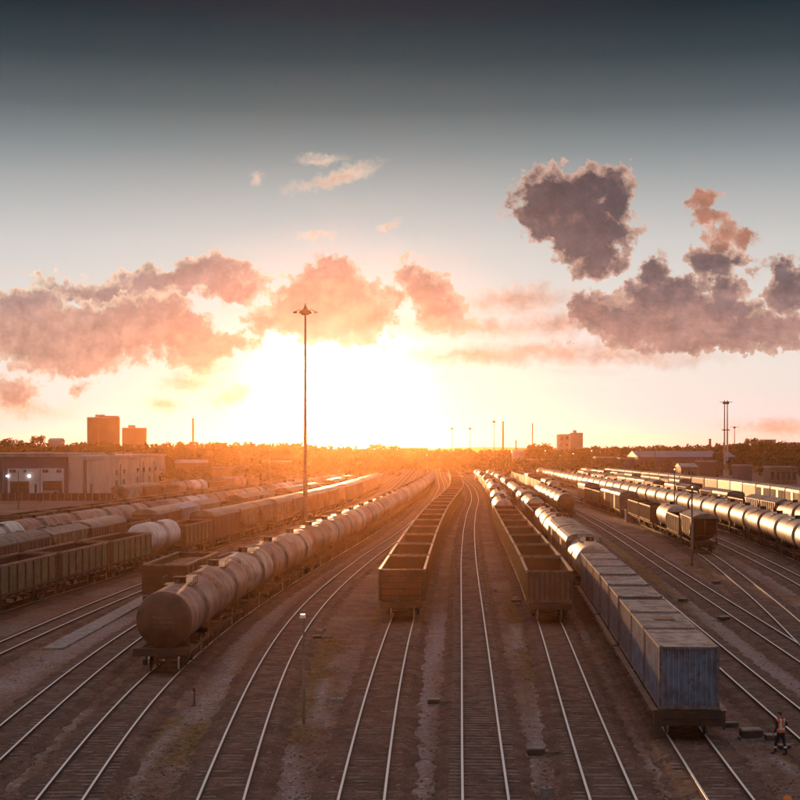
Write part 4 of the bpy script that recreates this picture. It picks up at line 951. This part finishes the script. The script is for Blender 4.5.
for px, yt, Y, lab in ((545, 451, 640, 'lit lamp above the brown shed below the tree mound'), (573, 454, 600, 'lit lamp below the skyline towers'), (591.5, 451, 640, 'lit lamp right of the skyline towers'), (427, 455, 700, 'lit lamp before the low pink building'),
                       (655, 448, 560, 'thin lamp post before the blue roofed depot'), (640, 450, 600, 'thin lamp post left of the blue roofed depot'), (600, 452, 560, 'thin lamp post behind the brown shed'), (765, 452, 560, 'lamp post above the tan shed at the right edge'), (440, 446, 720, 'lamp post at the end of the gondola train'), (484, 445, 720, 'lamp post at the far end of the right gondola row'), (560, 456, 480, 'lamp post beside the end of the silvery tank train'), (240, 452, 420, 'lamp post in the glare left of the floodlight mast'), (270, 450, 450, 'lamp post in the glare nearest the floodlight mast')):
    lamppost(px2(px, Y), Y, pz(yt, Y)-GZ, lab, 'lamp posts far down the yard', lit=('lit lamp' in lab), mat='pole_grey', r=.14)
# ------------------------------------------------------------------ trees
def leaves(centres, radii, n, size, rng):
    """n leaf-clump quads spread through each ellipsoid"""
    C = np.repeat(centres, n, 0); Rr = np.repeat(radii, n, 0); k = len(C)
    d = rng.normal(size=(k, 3)); d /= np.linalg.norm(d, axis=1)[:, None]; q = C+d*Rr*(rng.random((k, 1))**.45)
    a = rng.normal(size=(k, 3)); a /= np.linalg.norm(a, axis=1)[:, None]; b = np.cross(a, rng.normal(size=(k, 3))); b /= np.linalg.norm(b, axis=1)[:, None]
    s = size*(.5+rng.random((k, 1))); a *= s; b *= s*.6
    v = np.stack([q-a, q+b, q+a, q-b], 1).reshape(-1, 3); f = np.arange(4*k).reshape(-1, 4); return v, f
def leafmesh(name, v, f, mat):
    me = bpy.data.meshes.new(name); me.from_pydata(v.tolist(), [], f.tolist()); me.materials.append(M[mat]); me.update(); return me
rng = np.random.default_rng(4)
def tree_proto(seed, h=12.0, w=4.0, conifer=False):
    rng = np.random.default_rng(seed); r = random.Random(seed)
    root = empty('tree', (0, 0, 0)); tr = MB(); top = h*.75
    tr.tube((0, 0, -.4), (r.uniform(-.3, .3), 0, h*.35), .32, .2, 8); tr.tube((0, 0, h*.33), (r.uniform(-.4, .4), .2, top), .2, .06, 7)
    cs_, rr_ = [], []
    for k in range(16):
        a = r.uniform(0, 6.28); z = h*r.uniform(.35, .95); q = w*(1-abs(z/h-.6)*1.5)*r.uniform(.35, .9)
        p = (math.cos(a)*q, math.sin(a)*q, z); tr.tube((0, 0, z*.7), p, .09, .03, 5, cap=False); cs_.append(p); s_ = r.uniform(.8, 1.7)*w/4; rr_.append((s_, s_, s_*.8))
    tr.build('trunk', 'bark', root)
    v, f = leaves(np.array(cs_), np.array(rr_), 75, .32, rng); o = bpy.data.objects.new('crown', leafmesh('crown', v, f, 'leaf')); COL.objects.link(o); o.parent = root
    return root
protos = [tree_proto(s, 12, 4.2) for s in (1, 2, 3, 4)]
used = [False]*4
def tree(px, yt, Y, lab, wscale=1.0, k=0):
    o = protos[k] if not used[k] else copy_tree(protos[k]); used[k] = True
    h = (pz(yt, Y)-GZ)/12.0; o.location = (px2(px, Y), Y, GZ); o.scale = (h*wscale, h*wscale, h); o.rotation_euler = (0, 0, px*.37); tag(o, lab, 'tree', 'trees standing out of the far wood')
for i, (px, yt, Y, lab, ws) in enumerate(((20, 434.5, 620, 'tall tree with tufted top at the far left of the skyline', .8), (38, 436, 630, 'tree with ragged top right of the far left tree', .8), (5, 438, 600, 'tree at the left edge of the skyline', 1), (66, 443, 560, 'round tree below and left of the tower blocks', 1.1),
        (152, 443, 600, 'tree right of the lower tower block', 1.1), (178, 442, 620, 'tree left of the slim factory chimney', 1), (215, 442, 610, 'tree right of the slim factory chimney', 1.1), (352, 444, 700, 'tree in the glare left of the clump beside the sun', 1), (385, 441.5, 760, 'tallest tree of the clump right of the setting sun', 1.2), (376, 444, 765, 'lower tree left in the clump right of the sun', 1.2), (394, 445, 755, 'lower tree right in the clump right of the sun', 1.1),
        (612, 446, 820, 'tree right of the skyline towers', 1.1), (663, 441.5, 800, 'tree rising left over the blue roofed depot', .9), (751, 438.5, 700, 'tall tree right of the shorter floodlight mast', .9), (766, 440, 690, 'broad tree before the pale apartment block', 1.2), (779, 440, 680, 'tree between the two pale apartment blocks', 1), (793, 446, 640, 'tree at the right edge before the grey block', 1.1), (744, 444, 560, 'tree behind the dark flat hut', 1.1), (718, 446, 610, 'tree left of the twin floodlight masts', 1))):
    tree(px, yt, Y, lab, ws, i % 4)
def wood(lab, prof, Y0, Y1, n, base_frac=.0, cl=26, size=.75, rmin=1.2, rmax=3.0):
    xs_ = [p[0] for p in prof]; yt = [p[1] for p in prof]; cs_, rr_ = [], []
    for k in range(n):
        px = rng.uniform(xs_[0], xs_[-1]); Y = rng.uniform(Y0, Y1); top = pz(np.interp(px, xs_, yt)+rng.normal()*.8, Y)
        r = rng.uniform(rmin, rmax); z = GZ+(top-GZ-r)*(rng.random()**.55); cs_.append((px2(px, Y), Y, max(z, .5))); rr_.append((r*1.2, r*1.2, r))
    v, f = leaves(np.array(cs_), np.array(rr_), cl, size, rng); o = bpy.data.objects.new('wood', leafmesh('wood', v, f, 'leaf')); COL.objects.link(o)
    tag(o, lab, 'woodland', kind='stuff')
wood('dark wood behind the warehouses along the left skyline', [(-160, 440), (0, 441), (60, 443), (100, 441), (130, 444), (180, 442.5), (240, 442), (300, 443), (345, 446), (400, 449)], 590, 720, 2300, cl=26)
wood('low far wood along the middle of the skyline', [(390, 449), (450, 449), (500, 450), (527, 450), (531, 444), (548, 442.5), (553, 449), (600, 448)], 790, 870, 1100, cl=22, size=.9)
wood('dark wood along the right skyline', [(555, 450), (600, 446), (640, 446), (700, 445), (735, 443), (800, 443), (960, 441)], 760, 900, 2400, cl=24, size=.85)
wood('scrub and bushes between the sheds on the right', [(430, 457), (560, 458), (640, 459), (700, 458), (800, 457), (900, 456)], 560, 780, 900, cl=24, size=.5, rmin=.8, rmax=1.8)
wood('scrub and bushes beyond the left tracks', [(-100, 466), (0, 468), (170, 466), (300, 460), (380, 458)], 470, 560, 420, cl=24, size=.5, rmin=.8, rmax=1.8)
hm = MB(); n = 160
for k in range(n+1):
    x = -3000+6000*k/n; hgt = 9+2*math.sin(k*.31)+1.5*math.sin(k*.83+1); hm.v += [(x, 2300, GZ-.6), (x, 2600, hgt), (x, 3000, GZ-.6)]
for k in range(n): a = 3*k; hm.face((a, a+3, a+4, a+1)); hm.face((a+1, a+4, a+5, a+2))
tag(hm.build('hills', 'leaf'), kind='structure')

# fence, van
fo = empty('yard_fence', (px2(-20, 330), 330, GZ)); tag(fo, 'dark panel fence between the warehouses and the brown gondola row', 'fence'); fx = px2(-20, 330)
m = MB(); k = 0
for i in range(26): q = MB(); q.box(i*1.6, .0, .9, .14, .14, 2.2); q.build('post', 'pole_concrete', fo); m.box(i*1.6+.8, 0, .95, 1.45, .06, 1.7)
m.build('panel', 'gondola_brown', fo)
def van(x, y, rz, lab):
    o = empty('van', (x, y, GZ), rz); tag(o, lab, 'van')
    b = MB(); b.poly_y([(-2.4, .35), (2.4, .35), (2.4, 1.05), (1.75, 1.2), (1.15, 2.05), (-2.35, 2.1), (-2.42, 1.2)], -.9, .9); b.build('body', 'box_white', o)
    MB().poly_y([(1.72, 1.24), (1.18, 1.98), (1.24, 2.0), (1.78, 1.24)], -.8, .8).build('windscreen', 'dark_glass', o)
    for s in (-1, 1):
        MB().box(.75, s*.905, 1.62, .8, .03, .5).build('side_window', 'dark_glass', o); MB().box(2.41, s*.65, .85, .05, .3, .18).build('headlight', 'reflective', o)
        for wx in (-1.5, 1.5): MB().lathe([(s*.62-.1, .33), (s*.8, .33), (s*.81, .2)], 'y', (wx, 0, .33), 16).build('wheel', 'hatch_dark', o)
van(px2(53, 338), 338, 0, 'white van parked before the right door of the slate warehouse')

# ------------------------------------------------------------------ trackside equipment
def point_machine(px, py, lab, s=1.0, rz=0.0, rod=1):
    s *= .8
    x, y = G(px, py, GZ); o = empty('point_machine', (x, y, GZ), rz); tag(o, lab, 'point machine', 'point machines and boxes beside the tracks')
    MB().box(0, 0, .06*s, 1.05*s, .65*s, .12*s).build('base', 'concrete', o)
    MB().box(0, 0, .33*s, .95*s, .55*s, .30*s).build('housing', 'hatch_dark', o)
    MB().box(0, 0, .50*s, 1.0*s, .6*s, .07*s, 0, 0, .9).build('lid', 'roof_grey', o)
    MB().tube((.45*s*rod, 0, .22*s), (1.0*rod, 0, .16), .03, seg=6).build('rod', 'pole_grey', o)
for a in ((731, 729, 'small box by the container wagon, left of the row of three', .75, .1, -1), (751, 740, 'wide point machine with pale lid left of the worker', 1.15, .05, 1), (772.5, 742, 'point machine immediately left of the worker', .8, 0, 1), (784, 751, 'point machine behind the legs of the worker', .65, .1, 1),
          (433.5, 705, 'small lone box beside the pale gravel trail', .75, 0, 1), (535.5, 757, 'point machine left of the rails under the ribbed gondola', .9, .1, 1), (590.5, 590, 'box in the shadow between gondola row and containers', .8, .2, 1), (716, 585, 'dark box right of the containers, farther one', .9, .4, 1),
          (683, 603, 'dark point machine right of the containers, nearer one', .9, .5, 1), (724, 622, 'dark box between the two tracks on the right', 1.0, .5, -1), (516, 604, 'dark low box beside the ribbed gondola', .9, .2, -1), (317, 640, 'low box between the curving tracks on the left', .7, .2, 1)):
    point_machine(*a)
def block_stone(px, py, s, lab, mat='concrete'):
    x, y = G(px, py, GZ); o = empty('concrete_block', (x, y, GZ), px); tag(o, lab, 'concrete block', 'small blocks lying on the ballast')
    m = MB(); m.box(0, 0, s[2]/2, s[0], s[1], s[2], 0, 0, .88); m.build('slab', mat, o); m = MB(); m.tube((0, 0, s[2]), (0, 0, s[2]+.06), .05, seg=8); m.build('bolt', 'pole_grey', o)
for a in ((336.5, 701, (.75, .45, .14), 'flat pale slab right of the slim lamp post'), (547, 797, (.42, .38, .34), 'small pale cube at the bottom edge left of the rails'), (320, 632, (.6, .5, .2), 'pale slab above the low box on the left'), (453, 600, (.5, .4, .16), 'pale stone left of the empty track'),
          (495, 592, (.6, .4, .2), 'pale stone right of the empty track'), (437, 590, (.6, .5, .2), 'stone beside the central gondola train'), (516, 598, (.7, .4, .12), 'pale slab beside the ribbed gondola'), (736, 596, (.4, .35, .3), 'small pale marker between tracks on the right'), (41, 661, (.5, .4, .12), 'dark slab below the concrete strip'), (473, 590, (.3, .3, .1), 'tiny stone between the rails of the empty track')):
    block_stone(*a[:3], a[3])
# short orange-topped marker at the lower right corner, thin lever by the tank train
mx, my_ = px2(787.5, 47), 47.0
o = empty('marker_post', (mx, my_, GZ)); tag(o, 'short marker post with orange cap at the lower right corner', 'marker post')
MB().tube((0, 0, -.2), (0, 0, .75), .06, seg=12).build('post', 'pole_concrete', o); MB().lathe([(.72, .13), (.86, .15), (.98, .11), (1.02, .03)], 'z', (0, 0, 0), 16).build('cap', 'helmet_orange', o)
x, y = G(194, 706, GZ); o = empty('marker_post', (x, y, GZ)); tag(o, 'thin dark stake beside the pale trail below the tank train', 'marker post')
MB().tube((0, 0, -.2), (.02, 0, .75), .035, seg=8).build('post', 'gondola_brown', o); MB().box(0, 0, .78, .12, .03, .16).build('plate', 'gondola_brown', o)
x, y = G(631, 522.5, GZ); o = empty('utility_cabinet', (x, y, GZ)); tag(o, 'pale concrete cabinet standing in a gap of the right wagon string', 'utility cabinet')
MB().box(0, 0, .9, 1.8, 1.5, 2.2).build('housing', 'concrete', o); MB().box(0, 0, 2.06, 2.0, 1.7, .12).build('roof', 'roof_trim', o); d = MB().box(.1, -.77, .9, .8, .05, 1.7).build('door', 'roof_trim', o); MB().box(.4, -.81, .9, .05, .05, .15).build('handle', 'hatch_dark', d)

# loose stones and weeds
sm = MB(); r = random.Random(11)
for k in range(2600):
    py = 800-330*r.random()**1.7*.75; px = r.uniform(-20, 820); x, y = G(px, py, GZ); s = r.uniform(.03, .09)
    sm.box(x, y, GZ+s*.3, s*r.uniform(.8, 1.6), s, s*.8, r.choice((0, 0, 1)), r.uniform(0, 3), .6)
tag(sm.build('loose_stones', ['sleeper', 'roof_grey']), 'loose ballast stones scattered between the tracks', 'stones', kind='stuff')
cs_ = []
mp = [(fx_, fy_) for fx_, fy_ in zip(GX[(moss > .3) & (pale < .15)], GY[(moss > .3) & (pale < .15)])]
alltr = list(TR.values())
while len(cs_) < 2200:
    if r.random() < .7: x, y = r.choice(mp)
    else: x, y = G(r.uniform(0, 800), 800-250*r.random()**1.5, GZ)
    x += r.uniform(-.6, .6); y += r.uniform(-.6, .6)
    if 40 < y < 160 and all(abs(x-T.X(y)) > 1.7 for T in alltr): cs_.append((x, y, GZ+.03))
rr_ = np.stack([rng.uniform(.10, .45, len(cs_))]*2+[rng.uniform(.02, .05, len(cs_))], 1)
v, f = leaves(np.array(cs_), rr_, 26, .018, rng); o = bpy.data.objects.new('weeds', leafmesh('weeds', v, f, 'weed')); COL.objects.link(o); tag(o, 'low dry weeds and moss tufts between the tracks', 'weeds', kind='stuff')

# ------------------------------------------------------------------ the worker
def make_person(loc, rz):
    J = {}; V = []; E = []; Rr = []
    def j(n, p, r, par=None):
        J[n] = len(V); V.append(p); Rr.append(r)
        if par is not None: E.append((J[par], J[n]))
    j('pelvis', (0, 0, .93), .135); j('waist', (0, .01, 1.08), .125, 'pelvis'); j('chest', (0, .03, 1.28), .15, 'waist'); j('upper', (0, .04, 1.42), .12, 'chest'); j('neck', (0, .05, 1.50), .058, 'upper'); j('jaw', (0, .065, 1.575), .075, 'neck'); j('head', (0, .06, 1.66), .098, 'jaw'); j('crown', (0, .05, 1.735), .06, 'head'); j('nose', (0, .165, 1.635), .018, 'head')
    for s, t_ in ((-1, 'l'), (1, 'r')):
        st = .16 if s < 0 else -.14
        j('hip'+t_, (s*.10, 0, .86), .10, 'pelvis'); j('knee'+t_, (s*.12, st*.75+.04, .48), .062, 'hip'+t_); j('ank'+t_, (s*.125, st*1.25, .10), .045, 'knee'+t_); j('toe'+t_, (s*.14, st*1.25+.2, .045), .04, 'ank'+t_)
        j('sh'+t_, (s*.20, .03, 1.40), .068, 'upper')
        if s > 0: j('el'+t_, (.36, -.02, 1.18), .046, 'sh'+t_); j('wr'+t_, (.22, .20, 1.12), .032, 'el'+t_); hd = Vector((-.8, .5, .0))
        else: j('el'+t_, (-.30, -.03, 1.13), .046, 'sh'+t_); j('wr'+t_, (-.31, .10, .90), .032, 'el'+t_); hd = Vector((0, .3, -1)).normalized()
        w_ = Vector(V[J['wr'+t_]]); pl = w_+hd*.07; j('palm'+t_, tuple(pl), .028, 'wr'+t_); sd = hd.cross(Vector((0, 0, 1))).normalized() if abs(hd.z) < .9 else Vector((0, 1, 0))
        for q in range(4): j(f'f{q}{t_}', tuple(pl+hd*(.065+.012*(q in (1, 2)))+sd*(.018*(q-1.5))+Vector((-.01*s, 0, -.008))), .009, 'palm'+t_)
        j('th'+t_, tuple(w_+hd*.05+sd*.055), .010, 'palm'+t_)
    me = bpy.data.meshes.new('p'); me.from_pydata(V, E, []); o = bpy.data.objects.new('person', me); COL.objects.link(o)
    o.modifiers.new('s', 'SKIN'); 
    for i, r_ in enumerate(Rr): me.skin_vertices[0].data[i].radius = (r_*(1.18 if i in (0, 1, 2, 3) else 1), r_*(.86 if i in (0, 1, 2, 3) else 1)); me.skin_vertices[0].data[i].use_root = (i == 0)
    ss = o.modifiers.new('u', 'SUBSURF'); ss.levels = ss.render_levels = 2
    dg = bpy.context.evaluated_depsgraph_get(); dg.update(); bm_ = bpy.data.meshes.new_from_object(o.evaluated_get(dg)); o.modifiers.clear(); o.data = bm_
    for mt in ('cloth_dark', 'skin', 'hair_dark'): bm_.materials.append(M[mt])
    wr = [Vector(V[J['palml']]), Vector(V[J['palmr']])]
    for p in bm_.polygons:
        c = p.center; p.use_smooth = True
        p.material_index = 1 if (c.z > 1.50 or min((c-w).length for w in wr) < .11) else 0
    bm_.update()
    def shell(name, mat, test, off):
        vs, fs, mp_ = [], [], {}
        for p in bm_.polygons:
            if test(p.center):
                f_ = []
                for vi in p.vertices:
                    if vi not in mp_: v_ = bm_.vertices[vi]; mp_[vi] = len(vs); vs.append(tuple(v_.co+v_.normal*off))
                    f_.append(mp_[vi])
                fs.append(f_)
        m_ = MB(); m_.v = vs
        for f_ in fs: m_.face(f_, 0, True)
        return m_.build(name, mat, o)
    shell('safety_vest', 'orange_vest', lambda c: .93 < c.z < 1.47 and abs(c.x) < .235, .02)
    shell('reflective_band', 'reflective', lambda c: (1.02 < c.z < 1.10 and abs(c.x) < .2) or (1.10 < c.z < 1.46 and .06 < abs(c.x) < .125), .028)
    shell('leg_band', 'reflective', lambda c: .30 < c.z < .37, .012)
    shell('boots', 'hatch_dark', lambda c: c.z < .16, .012)
    shell('cap', 'hair_dark', lambda c: c.z > 1.655 or (c.z > 1.58 and c.y < .02), .014)
    o.location = loc; o.rotation_euler = (0, 0, rz)
    tag(o, 'railway worker walking in an orange safety vest and dark trousers by the rails', 'person')
px_, py_ = G(781, 756, GZ); make_person((px_, py_, GZ+.02), R(35))

# ------------------------------------------------------------------ the evening haze
hz = MB(); hz.box(0, 2125, (47-1.5)/2, 6200, 5150, 48.5)
hm_ = bpy.data.materials.new('haze'); hm_.use_nodes = True; t = NT(hm_.node_tree); t.N.remove(t.N['Principled BSDF'])
pv = t.n('ShaderNodeVolumePrincipled'); pv.inputs['Color'].default_value = (1.0, .50, .22, 1); pv.inputs['Density'].default_value = HZ_D; pv.inputs['Anisotropy'].default_value = HZ_G
t.L.new(pv.outputs[0], t.N['Material Output'].inputs['Volume'])
ho = hz.build('haze', hm_); tag(ho, kind='stuff')
